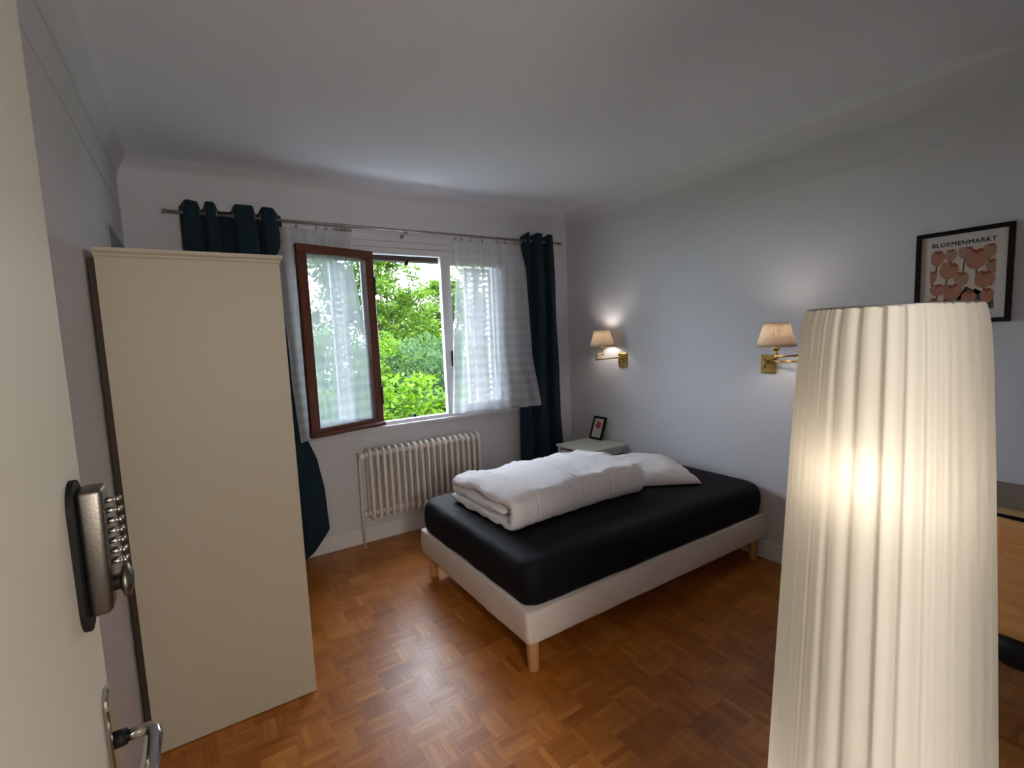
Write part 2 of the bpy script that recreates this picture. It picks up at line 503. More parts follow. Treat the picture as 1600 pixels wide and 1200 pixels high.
structure(obj('wall_hall', B(XL, XR, -2.0, -1.9, -0.1, 2.8), M_door))

# ceiling with a coved edge all round the bedroom
cx0, cx1, cy0, cy1 = XL, XR, YN, YW
prof = []
RC, ZT = 0.14, 2.43
for k in range(13):
    a = PI / 2 * k / 12
    z = ZT + RC * math.sin(a)
    prof.append((0.0015 + (RC - 0.0015) * (1 - math.cos(a)), 0.0015 + 0.1385 * max(0.0, (z - 2.488) / (ZC - 2.488)) ** 1.6, z))       # (side inset, far inset, z)
bm = bmesh.new()
rings = [[bm.verts.new(c) for c in ((cx0 + i, cy0 + i, z), (cx1 - i, cy0 + i, z), (cx1 - i, cy1 - j, z), (cx0 + i, cy1 - j, z))] for i, j, z in prof]
for a, b in zip(rings, rings[1:]):
    for k in range(4): bm.faces.new((a[k], a[(k + 1) % 4], b[(k + 1) % 4], b[k]))
top = bm.faces.new(rings[-1])
T = [bm.verts.new(c) for c in ((cx0, cy0, 2.75), (cx1, cy0, 2.75), (cx1, cy1, 2.75), (cx0, cy1, 2.75))]
for k in range(4): bm.faces.new((rings[0][k], rings[0][(k + 1) % 4], T[(k + 1) % 4], T[k]))
bm.faces.new(T)
o = structure(obj('ceiling', bm, M_ceil)); auto_smooth(o, 35)
o.data.materials.append(M_wall)
for p_ in o.data.polygons:      # the wall paint runs up into the lower part of the cove
    if p_.center.z < ZT + RC * 0.80: p_.material_index = 1
structure(obj('ceiling_hall', B(XL, XR, -1.9, YN - 0.12, 2.5, 2.7), M_ceil))

# thin picture line under the cove, baseboards
def strip(name, pts, z0, z1, t, mt=M_trim):
    bm = bmesh.new()
    for (x0, y0, x1, y1, nx, ny) in pts:
        xa, xb = sorted((x0, x1)); ya, yb = sorted((y0, y1))
        if nx: xa, xb = (x0, x0 + t * nx) if nx > 0 else (x0 - t, x0)
        if ny: ya, yb = (y0, y0 + t * ny) if ny > 0 else (y0 - t, y0)
        box(bm, xa, xb, ya, yb, z0, z1, min(t, z1 - z0) * 0.3, 1)
    return structure(obj(name, bm, mt))
strip('trim_1', [(XR, YN, XR, YW, -1, 0)], 2.256, 2.262, 0.003, M_wall)
strip('trim_2', [(XL, YW, XR, YW, 0, -1)], 2.256, 2.262, 0.003, M_wall)
strip('trim_3', [(XL, YN, XL, YW, 1, 0)], 2.256, 2.262, 0.003, M_wall)
strip('baseboard_right', [(XR, YN, XR, YW, -1, 0)], 0.0, 0.115, 0.014)
strip('baseboard_far', [(XL, YW, XR - 0.014, YW, 0, -1)], 0.0, 0.118, 0.014)
strip('baseboard_left', [(XL, YN, XL, YW - 0.014, 1, 0)], 0.0, 0.115, 0.014)

# ------------------------------------------------------------------ WINDOW
win = structure(obj('window_1', (lambda bm: (
    [box(bm, *a, 0.004, 1) for a in (
        (0.53, 2.25, 3.497, 3.542, 2.102, 2.15), (0.53, 2.25, 3.497, 3.542, 0.812, 0.882),
        (0.53, 0.572, 3.497, 3.542, 0.882, 2.102), (2.208, 2.25, 3.497, 3.542, 0.882, 2.102),
        (1.078, 1.125, 3.497, 3.542, 0.882, 2.102), (1.652, 1.70, 3.497, 3.542, 0.882, 2.102),
        (0.50, 2.29, 3.465, 3.515, 0.835, 0.856))], bm)[1])(bmesh.new()), M_winframe))
for a, b in ((0.572, 1.078), (1.70, 2.208)):
    bm = bmesh.new()
    for q in ((a, b, 2.045, 2.102), (a, b, 0.882, 0.935), (a, a + 0.038, 0.935, 2.045), (b - 0.042, b, 0.935, 2.045)):
        box(bm, q[0], q[1], 3.502, 3.54, q[2], q[3], 0.003, 1)
    sf = obj('sash_frame', bm, M_winframe, win)
    obj('pane', B(a + 0.036, b - 0.04, 3.522, 3.527, 0.933, 2.047), M_glass, sf)
# window handle on the right sash
hb = obj('handle_plate', B(1.705, 1.727, 3.492, 3.503, 1.255, 1.375, 0.003), M_black, win)
bm = bmesh.new(); lathe(bm, [(0.001, -0.022), (0.012, -0.021), (0.014, -0.012), (0.008, 0.0)], (1.719, 3.494, 1.315), 16, 'y')
for v in bm.verts: v.co.z = 1.315 + (v.co.z - 1.315) * 2.6
obj('handle', bm, M_black, hb, True)
# outer sill, dark lintel rail and small catches
obj('outer_sill', B(0.56, 2.22, 3.545, 3.86, 0.76, 0.812, 0.004), M_sill, win)
obj('lintel_rail', B(0.56, 2.22, 3.60, 3.68, 2.075, 2.128, 0.003), M_darkbrown, win)
bm = bmesh.new(); box(bm, 1.40, 1.43, 3.59, 3.62, 2.045, 2.08, 0.004); obj('shutter_catch', bm, M_black, win)
bm = bmesh.new(); box(bm, 1.375, 1.40, 3.54, 3.565, 0.88, 0.905, 0.004); obj('shutter_catch', bm, M_black, win)
# the open middle sash, brown outer face turned to the room
TH = math.radians(16.5)
SM = Matrix.Translation((1.112, 3.478, 0)) @ Matrix.Rotation(PI + TH, 4, 'Z')    # local +x runs from hinge to free edge
def sbox(bm, *a, bev=0.004): box(bm, *a[:6], bev, 1, SM)
SW = 0.552
bm = bmesh.new()
for a in ((0, SW, -0.02, 0.02, 2.052, 2.108), (0, SW, -0.02, 0.02, 0.866, 0.924), (0, 0.066, -0.02, 0.02, 0.924, 2.052), (SW - 0.062, SW, -0.02, 0.02, 0.924, 2.052)):
    sbox(bm, *a)
osf = obj('open_sash_frame', bm, M_brownwood, win)
osf['label'] = 'brown wooden outer face of the open middle sash'
bm = bmesh.new(); sbox(bm, 0.064, SW - 0.06, -0.002, 0.002, 0.922, 2.054, bev=0); obj('pane', bm, M_glass, osf)
bm = bmesh.new(); sbox(bm, -0.004, SW - 0.002, 0.018, 0.046, 0.868, 0.898, bev=0.010); obj('drip_rail', bm, M_brownwood, osf)
bm = bmesh.new(); sbox(bm, -0.003, 0.012, 0.018, 0.028, 1.02, 1.15, bev=0.003); obj('hinge', bm, M_darkbrown, osf)
bm = bmesh.new(); sbox(bm, -0.003, 0.012, 0.018, 0.028, 1.80, 1.93, bev=0.003); obj('hinge', bm, M_darkbrown, osf)
# white boards of the shutter box above the window
bm = bmesh.new()
box(bm, 0.50, 2.47, 3.503, 3.516, 2.152, 2.196, 0.002, 1); box(bm, 0.50, 2.47, 3.505, 3.516, 2.198, 2.246, 0.002, 1)
structure(obj('trim_4', bm, M_winframe))

# folding shutters standing in the outer reveal
def shutter(x, y, w, rz, label):
    t = thing('folding_shutter', label, 'shutter', (x, y, 0.855), rz, 'folded louvred shutters outside the window')
    bm = bmesh.new()
    for q in ((0, w, 0, 0.03), (0, w, 1.17, 1.205), (0, 0.028, 0.03, 1.17), (w - 0.028, w, 0.03, 1.17)):
        box(bm, q[0], q[1], -0.012, 0.012, q[2], q[3], 0.002, 1)
    obj('frame', bm, M_shutter, t)
    sb = bmesh.new(); box(sb, 0.028, w - 0.028, -0.018, 0.018, -0.0025, 0.0025)
    me = bpy.data.meshes.new('slat'); sb.to_mesh(me); sb.free(); me.materials.append(M_shutter)
    for k in range(24):
        s = link('slat', me, None, t); s.location = (0, 0, 0.055 + k * 0.0475); s.rotation_euler = (math.radians(40), 0, 0)
    return t
shutter(1.955, 3.70, 0.135, 0.35, 'pale pink louvred shutter leaf behind the right voile, nearer the window middle')
shutter(2.094, 3.752, 0.135, -0.42, 'pale pink louvred shutter leaf behind the right voile, against the window side')
shutter(0.865, 3.70, 0.125, 0.35, 'pale pink louvred shutter leaf seen through the glass of the open brown sash')

# ------------------------------------------------------------------ GARDEN
def leaves(name, parent, mt, pos, up, size, asp, seed, droop=0.0, tone=None):
    rg = np.random.default_rng(seed)
    n = len(pos)
    d = rg.normal(size=(n, 3)); d[:, 2] = d[:, 2] * 0.5 - droop; d /= np.linalg.norm(d, axis=1)[:, None]
    nn = rg.normal(size=(n, 3)) * 0.8 + np.array(up); nn -= (nn * d).sum(1)[:, None] * d; nn /= np.linalg.norm(nn, axis=1)[:, None] + 1e-9
    s = np.cross(d, nn)
    L = (size * rg.uniform(0.65, 1.2, n))[:, None]; W = L * asp
    P = np.stack([pos, pos + d * L * .5 + s * W * .5 + nn * L * .06, pos + d * L - nn * L * .12, pos + d * L * .5 - s * W * .5 + nn * L * .06], 1).reshape(-1, 3)
    me = bpy.data.meshes.new(name)
    me.vertices.add(n * 4); me.vertices.foreach_set('co', P.astype(np.float32).ravel())
    me.loops.add(n * 6); me.polygons.add(n * 2)
    b = (np.arange(n) * 4)[:, None]
    idx = np.concatenate([b + [[0, 1, 2]], b + [[0, 2, 3]]], 1).reshape(-1)
    me.loops.foreach_set('vertex_index', idx.astype(np.int32))
    me.polygons.foreach_set('loop_start', np.arange(0, n * 6, 3, dtype=np.int32))
    me.polygons.foreach_set('loop_total', np.full(n * 2, 3, dtype=np.int32))
    me.update(); me.validate()
    tv = np.clip(rg.normal(0.45, 0.28, n) if tone is None else tone + rg.normal(0, 0.2, n), 0, 1)
    a = me.attributes.new('tone', 'FLOAT', 'POINT'); a.data.foreach_set('value', np.repeat(tv, 4).astype(np.float32))
    o = link(name, me, mt, parent); o['kind'] = 'stuff'
    return o
def blob_points(n, blobs, seed, shell=0.55):
    rg = np.random.default_rng(seed)
    w = np.array([b[3] * b[4] * b[5] for b in blobs]) ** 0.67; w /= w.sum()
    k = rg.choice(len(blobs), n, p=w)
    bb = np.array(blobs)[k]
    v = rg.normal(size=(n, 3)); v /= np.linalg.norm(v, axis=1)[:, None]
    r = (shell + (1 - shell) * rg.random(n) ** 0.7)[:, None]
    return bb[:, :3] + v * r * bb[:, 3:6]
def plant(name, label, cat, x, y, blobs, n, mt, size, asp, seed, trunk=0.05, droop=0.0, group=None, shell=0.55, sub=0):
    t = thing(name, label, cat, (x, y, GZ), 0, group)
    rg = random.Random(seed)
    if sub:   # small clumps spread over the big blobs
        pts = blob_points(sub, blobs, seed + 1, 0.6)
        blobs2 = [(*p, *(np.array([1, 1, .7]) * rg.uniform(.10, .22) * (blobs[0][3] ** .5))) for p in pts]
    else: blobs2 = blobs
    P = blob_points(n, blobs2, seed, shell)
    leaves('foliage', t, mt, P, (0, -0.3, 1.0), size, asp, seed, droop)
    bm = bmesh.new()
    c = Vector(blobs[0][:3])
    tube(bm, [(0, 0, -0.02), (c.x * .3, c.y * .3, c.z * .45), (c.x * .8, c.y * .8, c.z * .9)], [trunk, trunk * .8, trunk * .5], 8)
    obj('trunk', bm, M_bark, t, True)
    bm = bmesh.new()
    for b in blobs:
        for q in range(3):
            e = Vector((b[0] + rg.uniform(-.5, .5) * b[3], b[1] + rg.uniform(-.5, .5) * b[4], b[2] + rg.uniform(-.1, .6) * b[5]))
            s = Vector((c.x * .3, c.y * .3, c.z * .45))
            mid = s.lerp(e, .5) + Vector((rg.uniform(-.1, .1), rg.uniform(-.1, .1), .08))
            tube(bm, [s, mid, e], [trunk * .5, trunk * .3, trunk * .12], 6)
    bo = obj('branches', bm, M_bark, t, True); bo['kind'] = 'stuff'
    return t
GZ = -1.0
g = structure(obj('garden_ground', B(-14, 24, YW + 0.30, 34, GZ - 0.2, GZ), M_grass))
structure(obj('bounce_slab', B(-1.5, 4.6, YW + 0.30, YW + 1.15, GZ, 0.12), M_bounce_slab))  # unseen slab below the sill, added to bounce sky light onto the ceiling
structure(obj('wall_outside', B(-8, XL - 0.3, YW + 0.2, YW + 0.3, GZ, 6), M_facade))
# hedge shrubs close under the window
for k, (x, y, zt, lb) in enumerate(((1.15, 5.35, 1.95, 'bright green leafy shrub below the open brown sash, left end of the row'), (2.15, 5.5, 2.05, 'bright green leafy shrub filling the bottom of the open window'), (3.25, 5.6, 1.95, 'bright green leafy shrub below the right voile, right end of the row'))):
    plant('shrub', lb, 'shrub', x, y, [(0, 0, zt * .5, .72, .6, zt * .52), (.25, -.1, zt * .62, .4, .4, .55), (-.3, .05, zt * .6, .42, .4, .55)], 9000, M_lf_hedge, 0.105, 0.42, 20 + k, 0.04, group='bright shrubs under the window', shell=.8, sub=170)
plant('shrub', 'yellow-green rounded shrub in mid garden, left behind the brown sash edge', 'shrub', 2.0, 7.3, [(0, 0, 1.75, .95, .8, .95), (.3, 0, 1.3, .8, .7, .9)], 16000, M_lf_shrub, 0.075, 0.42, 31, 0.05, shell=.8, sub=200)
plant('tree', 'drooping grey-green tree with feathery leaves arching in the middle of the view', 'tree', 3.15, 7.0, [(0, 0, 2.05, .95, .75, .55), (-.35, -.3, 1.65, .7, .5, .6), (.5, -.1, 1.5, .8, .6, .7)], 20000, M_lf_droop, 0.075, 0.22, 33, 0.05, droop=1.6, shell=.7, sub=160)
plant('tree', 'tall light green tree reaching the top left of the open window', 'tree', 3.35, 10.2, [(0, 0, 3.3, 1.0, .9, 1.2), (-.35, 0, 4.2, .75, .7, .8), (.15, 0, 4.75, .42, .5, .7), (.5, .1, 2.6, 1.0, .8, .9)], 26000, M_lf_tall, 0.095, 0.42, 35, 0.09, shell=.7, sub=260)
plant('tree', 'distant wide green tree below the white sky at the right of the open window', 'tree', 5.7, 12.2, [(0, 0, 3.0, 1.6, 1.0, 1.0), (.8, 0, 3.6, 1.1, .8, .8), (-1.1, 0, 2.5, 1.0, .8, .9)], 24000, M_lf_tall, 0.105, 0.42, 36, 0.10, shell=.7, sub=200)
plant('tree', 'dense green tree seen through the glass of the brown sash', 'tree', 1.9, 11.0, [(0, 0, 3.3, 1.3, .9, 1.1), (-.9, 0, 2.9, 1.0, .8, 1.0)], 18000, M_lf_tall, 0.10, 0.42, 37, 0.09, shell=.7, sub=200)
plant('tree', 'dense green tree seen through the right voile', 'tree', 7.6, 11.5, [(0, 0, 3.4, 1.6, 1.0, 1.4), (.4, 0, 2.2, 1.8, 1.0, 1.0)], 18000, M_lf_tall, 0.10, 0.42, 38, 0.10, shell=.7, sub=200)
t = thing('hedge', 'dark green far hedge closing the garden behind the trees', 'hedge', (5, 14.5, GZ), 0)
rg = np.random.default_rng(5)
P = np.stack([rg.uniform(-9, 12, 34000), rg.uniform(-.5, .5, 34000), rg.uniform(0, 2.7, 34000)], 1)
P[:, 2] *= 0.9 + 0.12 * np.sin(P[:, 0] * 1.7) + 0.05 * np.sin(P[:, 0] * 5.1)
leaves('foliage', t, M_lf_tall, P, (0, -.4, 1), 0.17, 0.45, 6)
bm = bmesh.new()
for k in range(16):
    x = -8.5 + k * 1.35; tube(bm, [(x, 0, -.02), (x + .1, 0, 1.9)], [.05, .03], 6)
so = obj('trunks', bm, M_bark, t); so['kind'] = 'stuff'

# ------------------------------------------------------------------ DOOR with keypad lock
DX = -0.152
door = structure(obj('door_1', B(DX - 0.040, DX, -0.03, 0.905, 0.008, 2.045, 0.002, 1), M_door))
lock = obj('keypad_lock', (lambda bm: (box(bm, DX + 0.006, DX + 0.034, 0.815, 0.862, 1.132, 1.302, 0.006, 3), bm)[1])(bmesh.new()), M_steel, door)
for v in lock.data.vertices:      # case narrows a little at its foot
    if v.co.z < 1.145 and v.co.x > DX + 0.02: v.co.x -= (1.145 - v.co.z) * 0.5
auto_smooth(lock, 30)
def stadium(bm, x0, x1, yc, hw, z0, z1, n=10):
    pts = []
    for k in range(n + 1):
        a = PI * k / n; pts.append((yc + hw * math.cos(a), z1 - hw + hw * math.sin(a)))
    for k in range(n + 1):
        a = PI + PI * k / n; pts.append((yc + hw * math.cos(a), z0 + hw + hw * math.sin(a)))
    A = [bm.verts.new((x0, y, z)) for y, z in pts]; Bv = [bm.verts.new((x1, y, z)) for y, z in pts]
    bm.faces.new(A); bm.faces.new(Bv[::-1])
    for k in range(len(pts)): bm.faces.new((A[k], A[(k + 1) % len(pts)], Bv[(k + 1) % len(pts)], Bv[k]))
bm = bmesh.new(); stadium(bm, DX, DX + 0.0065, 0.832, 0.036, 1.112, 1.316)
gk = obj('gasket', bm, M_black, lock)
bb = bmesh.new(); lathe(bb, [(0.0035, 0), (0.0035, 0.009), (0.0022, 0.010), (0.0022, 0.0125), (0.0036, 0.0135), (0.0030, 0.016), (0.001, 0.017)], (0, 0, 0), 12, 'x')
bme = bpy.data.meshes.new('button'); bb.to_mesh(bme); bb.free(); bme.materials.append(M_chrome)
for p_ in bme.polygons: p_.use_smooth = True
for c in range(2):
    for k in range(7):
        b = link('button', bme, None, lock); b.location = (DX + 0.033, 0.832 + c * 0.018, 1.282 - k * 0.0142 - c * 0.003)
bm = bmesh.new(); lathe(bm, [(0.011, -0.006), (0.011, 0.006), (0.013, 0.008), (0.021, 0.010), (0.0235, 0.013), (0.022, 0.017), (0.012, 0.021), (0.001, 0.022)], (DX + 0.031, 0.845, 1.163), 28, 'x')
obj('knob', bm, M_steel, lock, True)
# lever handle on a long plate
bm = bmesh.new(); stadium(bm, DX, DX + 0.007, 0.868, 0.022, 0.76, 1.003)
hp = obj('handle_plate', bm, M_chrome, door)
bv = hp.modifiers.new('bev', 'BEVEL'); bv.width = 0.003; bv.segments = 2
bm = bmesh.new(); lathe(bm, [(0.012, 0), (0.011, 0.014)], (DX + 0.006, 0.868, 0.922), 20, 'x'); obj('collar', bm, M_black, hp, True)
bm = bmesh.new()
pts = [(DX + 0.018, 0.868, 0.922), (DX + 0.036, 0.868, 0.922), (DX + 0.046, 0.866, 0.922), (DX + 0.0525, 0.859, 0.921), (DX + 0.054, 0.845, 0.918), (DX + 0.053, 0.81, 0.911), (DX + 0.050, 0.77, 0.905), (DX + 0.045, 0.745, 0.902)]
tube(bm, pts, [0.0085, 0.0085, 0.0090, 0.0095, 0.0095, 0.009, 0.0085, 0.006], 14)
obj('lever', bm, M_chrome, hp, True)
bm = bmesh.new(); lathe(bm, [(0.008, 0), (0.008, 0.012), (0.006, 0.014), (0.001, 0.014)], (DX + 0.006, 0.868, 0.845), 16, 'x'); obj('key_cylinder', bm, M_chrome, hp, True)

# ------------------------------------------------------------------ WARDROBE
WXL, WXR, WY0, WY1 = -0.250, 0.310, 2.113, 2.99
wd = thing('wardrobe', 'tall cream wardrobe with plain side panel and moulded cornice, against the left wall', 'wardrobe', (0.03, 2.55, 0))
def wobj(name, bm, mt, sm_=False):
    o = obj(name, bm, mt, wd, sm_); o.location = (-0.03, -2.55, 0); return o
wobj('side_panel', B(WXL, WXR - 0.001, WY0, WY0 + 0.018, 0.004, 1.795, 0.001, 1), M_cream)
wobj('side_panel', B(WXL, WXR - 0.02, WY1 - 0.018, WY1, 0.0, 1.795, 0.001, 1), M_cream)
o = wobj('back_panel', B(WXL - 0.018, WXL + 0.001, WY0 + 0.006, WY1, 0.01, 1.790), M_darkbrown); o['label'] = 'dark brown back edge'
wobj('base', B(WXL, WXR - 0.02, WY0 + 0.018, WY1 - 0.018, 0.0, 0.07), M_cream)
wobj('top_panel', B(WXL, WXR - 0.001, WY0, WY1, 1.795, 1.800), M_cream)
# cornice: profile swept round three sides
bm = bmesh.new()
pr = [(0.000, 1.797), (0.003, 1.800), (0.004, 1.806), (0.009, 1.812), (0.011, 1.814), (0.011, 1.826), (0.0, 1.8265)]
rings = []
for o_, z in pr:
    rings.append([bm.verts.new(c) for c in ((WXL - 0.001, WY1, z), (WXL - 0.001 - o_ * .2, WY0 - o_, z), (WXR + o_, WY0 - o_, z), (WXR + o_, WY1 + o_, z))])
for a, b in zip(rings, rings[1:]):
    for k in range(3): bm.faces.new((a[k], a[k + 1], b[k + 1], b[k]))
bm.faces.new(rings[-1]); bm.faces.new(rings[0][::-1])
wobj('cornice', bm, M_cream)
for k in range(2):
    y0 = WY0 + 0.02 + k * 0.4195
    d = wobj('door', B(WXR - 0.019, WXR - 0.001, y0, y0 + 0.4165, 0.075, 1.790, 0.002, 1), M_cream)
    bm = bmesh.new(); lathe(bm, [(0.005, 0), (0.005, 0.012), (0.012, 0.018), (0.013, 0.024), (0.001, 0.028)], (WXR - 0.002, y0 + (0.38 if k == 0 else 0.035), 0.95), 16, 'x')
    kb = obj('knob', bm, M_steel, d, True)

# wall vent on the left wall
v = thing('wall_vent', 'small grey wall vent high on the left wall above the wardrobe', 'vent', (XL, 3.09, 2.0))
obj('vent_frame', (lambda bm: ([box(bm, *a, 0.001, 1) for a in ((0.0, 0.010, -0.30, 0.30, 0.03, 0.045), (0.0, 0.010, -0.30, 0.30, -0.075, -0.06), (0.0, 0.010, -0.30, -0.285, -0.06, 0.03), (0.0, 0.010, 0.285, 0.30, -0.06, 0.03), (0.0, 0.002, -0.285, 0.285, -0.06, 0.03))], bm)[1])(bmesh.new()), M_vent, v)
for k in range(5):
    s = obj('slat', B(0.002, 0.008, -0.285, 0.285, -0.052 + k * 0.0165, -0.042 + k * 0.0165), M_vent, v)

# ------------------------------------------------------------------ CURTAINS
YR, ZR = 3.415, 2.262
rod = thing('curtain_rod', 'thin grey metal curtain rod across the top of the window', 'curtain rod', (1.35, YR, ZR))
bm = bmesh.new(); tube(bm, [(-1.415, 0, -0.004), (0, 0, 0), (1.425, 0, 0.002)], 0.0085, 14); obj('pole', bm, M_rod, rod, True)
for x in (-1.42, 1.43):
    bm = bmesh.new(); lathe(bm, [(0.0085, -0.012), (0.011, -0.010), (0.011, 0.010), (0.004, 0.013)], (x, 0, -0.002), 14, 'x'); obj('end_cap', bm, M_rod, rod, True)
for x in (-0.90, 0.004, 1.0):
    bm = bmesh.new(); tube(bm, [(x, 0.0985, -0.030), (x, 0.03, -0.030), (x, 0.0, -0.018)], 0.006, 10)
    lathe(bm, [(0.020, 0.0995), (0.020, 0.094), (0.012, 0.088)], (x, 0, -0.030), 16, 'y'); lathe(bm, [(0.001, -0.013), (0.013, -0.011), (0.013, 0.0), (0.008, 0.006)], (x, 0.0, -0.022), 14, 'y')
    obj('bracket', bm, M_rod, rod, True)

def ring_with_clip(x, grp, label):
    t = thing('curtain_ring', label, 'curtain ring', (x, YR, ZR), R.uniform(-.35, .35), grp)
    bm = bmesh.new(); tube(bm, [(0, 0.0145 * math.cos(a), -0.004 + 0.0145 * math.sin(a)) for a in [2 * PI * k / 20 for k in range(20)]], 0.0016, 6, closed=True)
    obj('ring', bm, M_rod, t, True)
    bm = bmesh.new(); tube(bm, [(0, 0, -0.018), (0, 0, -0.026)], 0.0015, 6); lathe(bm, [(0.001, -0.006), (0.008, -0.004), (0.009, 0), (0.008, 0.004), (0.001, 0.006)], (0, 0, -0.033), 12, 'y')
    obj('clip', bm, M_rod, t, True)
RL = [0.617, 0.740, 0.801, 0.852, 0.870, 0.889, 0.905, 0.922, 0.939, 0.960]
RRt = [1.750, 1.805, 1.883, 1.986, 2.129, 2.203, 2.300]
for i, x in enumerate(RL):
    ring_with_clip(x, 'rings of the left voile', 'small metal clip ring holding the left voile' if i >= 3 else ('leftmost', 'second', 'third')[i] + ' clip ring of the left voile, left of the bunched ones')
RRn = ('nearest the window middle', 'second from the window middle', 'third from the window middle', 'in the middle of the row', 'third from the teal curtain', 'second from the teal curtain', 'next to the right teal curtain')
for i, x in enumerate(RRt): ring_with_clip(x, 'rings of the right voile', 'small metal clip ring of the right voile, ' + RRn[i])

def cloth(name, label, cat, mt, fx, fy, z0f, z1f, nu=160, nv=60, thick=0.0, grp=None, parent_thing=None):
    bm = bmesh.new()
    uvl = bm.loops.layers.uv.new('UVMap')
    V = [[None] * (nv + 1) for _ in range(nu + 1)]
    for i in range(nu + 1):
        u = i / nu
        for j in range(nv + 1):
            t = j / nv
            z = lerp(z1f(u), z0f(u), t)
            V[i][j] = bm.verts.new((fx(u, z, t), fy(u, z, t), z))
    for i in range(nu):
        for j in range(nv):
            f = bm.faces.new((V[i][j], V[i][j + 1], V[i + 1][j + 1], V[i + 1][j]))
            for lp, (a, b) in zip(f.loops, ((i, j), (i, j + 1), (i + 1, j + 1), (i + 1, j))):
                lp[uvl].uv = (a / nu, b / nv)
    o = obj(name, bm, mt, parent_thing, True)
    if thick:
        md = o.modifiers.new('thick', 'SOLIDIFY'); md.thickness = thick; md.offset = 0
    return o

# left teal curtain
lt = thing('eyelet_curtain', 'dark teal eyelet curtain hanging left of the window, partly behind the wardrobe', 'curtain', (0.27, YR, 0.0), 0, 'dark teal curtains')
kx = [0, .04, .085, .11, .135, .165, .20, .255, .285, .365, .395, .43, .47, .53]
ky = [.02, -.045, -.03, .045, -.045, -.045, .045, .04, -.047, -.048, .045, -.045, -.04, .035]
def wav(x, xs, ys):
    for a in range(len(xs) - 1):
        if x <= xs[a + 1]:
            return lerp(ys[a], ys[a + 1], sm((x - xs[a]) / (xs[a + 1] - xs[a])))
    return ys[-1]
def fxL(u, z, t):
    x = u * 0.53
    re = interp(z, [0.0, 0.06, 0.20, 0.5, 0.70, 0.84, 1.1, 1.6, 2.2, 2.35], [0.49, 0.57, 0.675, 0.662, 0.635, 0.585, 0.565, 0.555, 0.54, 0.53])
    k = sm((u - 0.35) / 0.65)
    x = lerp(x, x / 0.53 * re, k)
    return x - 0.27 + 0.008 * fbm(u * 4, z * 1.5) * sm(t * 3)
def fyL(u, z, t):
    q = sm((u - .72) / .2) * sm((2.22 - z) / 0.25)
    w = wav(u * 0.53, kx, ky) * (1 - 0.55 * q) + 0.045 * q
    bulge = -0.03 * math.exp(-((z - 0.35) / 0.3) ** 2) * sm((u - .5) * 2)
    return min(0.082, w * (1 - 0.15 * t) + bulge * sm((0.84 - z) / 0.3) * 1.6 + 0.018 * fbm(u * 5 + 3, z * 2.2) * sm(t * 3))
def ztL(u):
    w = wav(u * 0.53, kx, ky); return 2.322 - 0.030 * sm((w + .045) / .09)
cl = cloth('cloth', '', '', M_teal, fxL, fyL, lambda u: 0.005, ztL, 150, 80, 0.002, parent_thing=lt)
def eyelet(x, y, parent, base):
    bm = bmesh.new(); tube(bm, [(x - base[0], y - base[1] + 0.021 * math.cos(a), ZR + 0.021 * math.sin(a)) for a in [2 * PI * k / 24 for k in range(24)]], 0.0030, 8, closed=True)
    return obj('eyelet', bm, M_rod, parent, True)
for x in (0.100, 0.122, 0.182, 0.269, 0.380, 0.412): eyelet(x, YR, lt, (0.27, YR))
# right teal curtain
rt = thing('eyelet_curtain', 'dark teal eyelet curtain hanging right of the window beside the nightstand', 'curtain', (2.54, YR, 0.0), 0, 'dark teal curtains')
kx2 = [0, .045, .085, .135, .185, .225, .265, .31, .335]
ky2 = [.03, -.048, .02, -.046, -.042, .03, -.040, -.03, .03]
def fxR(u, z, t):
    le = interp(z, [0, .5, .85, 1.5, 2.3], [2.29, 2.295, 2.30, 2.345, 2.372]); re = interp(z, [0, .5, 1.2, 2.0, 2.3], [2.77, 2.745, 2.725, 2.71, 2.695])
    return lerp(le, re, u) - 2.54 + 0.006 * fbm(u * 4, z * 1.5, 9) * sm(t * 3)
def fyR(u, z, t):
    return min(0.078, wav(u * .335, kx2, ky2) * (1 - .1 * t) + 0.012 * fbm(u * 6, z * 2, 4) * sm(t * 3))
cloth('cloth', '', '', M_teal, fxR, fyR, lambda u: 0.005, lambda u: 2.325 - 0.028 * sm((wav(u * .335, kx2, ky2) + .045) / .09), 130, 70, 0.002, parent_thing=rt)
for x in (2.395, 2.44, 2.575, 2.62, 2.685): eyelet(x, YR, rt, (2.54, YR))

# voiles
def voile(name, label, x0t, x1t, x0b, x1b, yf, zb, nfold, seed):
    t = thing(name, label, 'curtain', (0, 0, 0), 0, 'white voile curtains')
    def fx(u, z, tt):
        return lerp(lerp(x0t, x1t, u), lerp(x0b(z), x1b(z), u), sm(min(1, tt * 1.6))) + 0.006 * fbm(u * 3, tt * 3, seed)
    def fy(u, z, tt):
        f = math.sin(u * nfold * 2 * PI + 2.2 * fbm(u * 2, tt * .7, seed)) * 0.014 + 0.006 * fbm(u * 12, tt * 1.5, seed + 5)
        return yf(u, z, lerp(x0b(z), x1b(z), u)) + f
    return t, cloth('voile', '', '', M_sheer, fx, fy, zb, lambda u: ZR - 0.038 - 0.004 * abs(math.sin(u * nfold * 3)), 180, 60, parent_thing=t)
def yL(u, z, x):
    a = sm((2.23 - z) / 0.12)
    yb = YR + 0.01 + 0.058 * sm((x - 0.55) / 0.42)
    return lerp(YR, yb, a)
t1, c1 = voile('voile_curtain', 'sheer white voile hanging at the left, behind the open brown sash', 0.49, 0.965, lambda z: interp(z, [.84, 1.2, 2.2], [.535, .515, .495]), lambda z: interp(z, [.84, 1.9, 2.2], [1.045, 1.04, .965]), yL, lambda u: 0.832 + 0.03 * u, 5, 2)
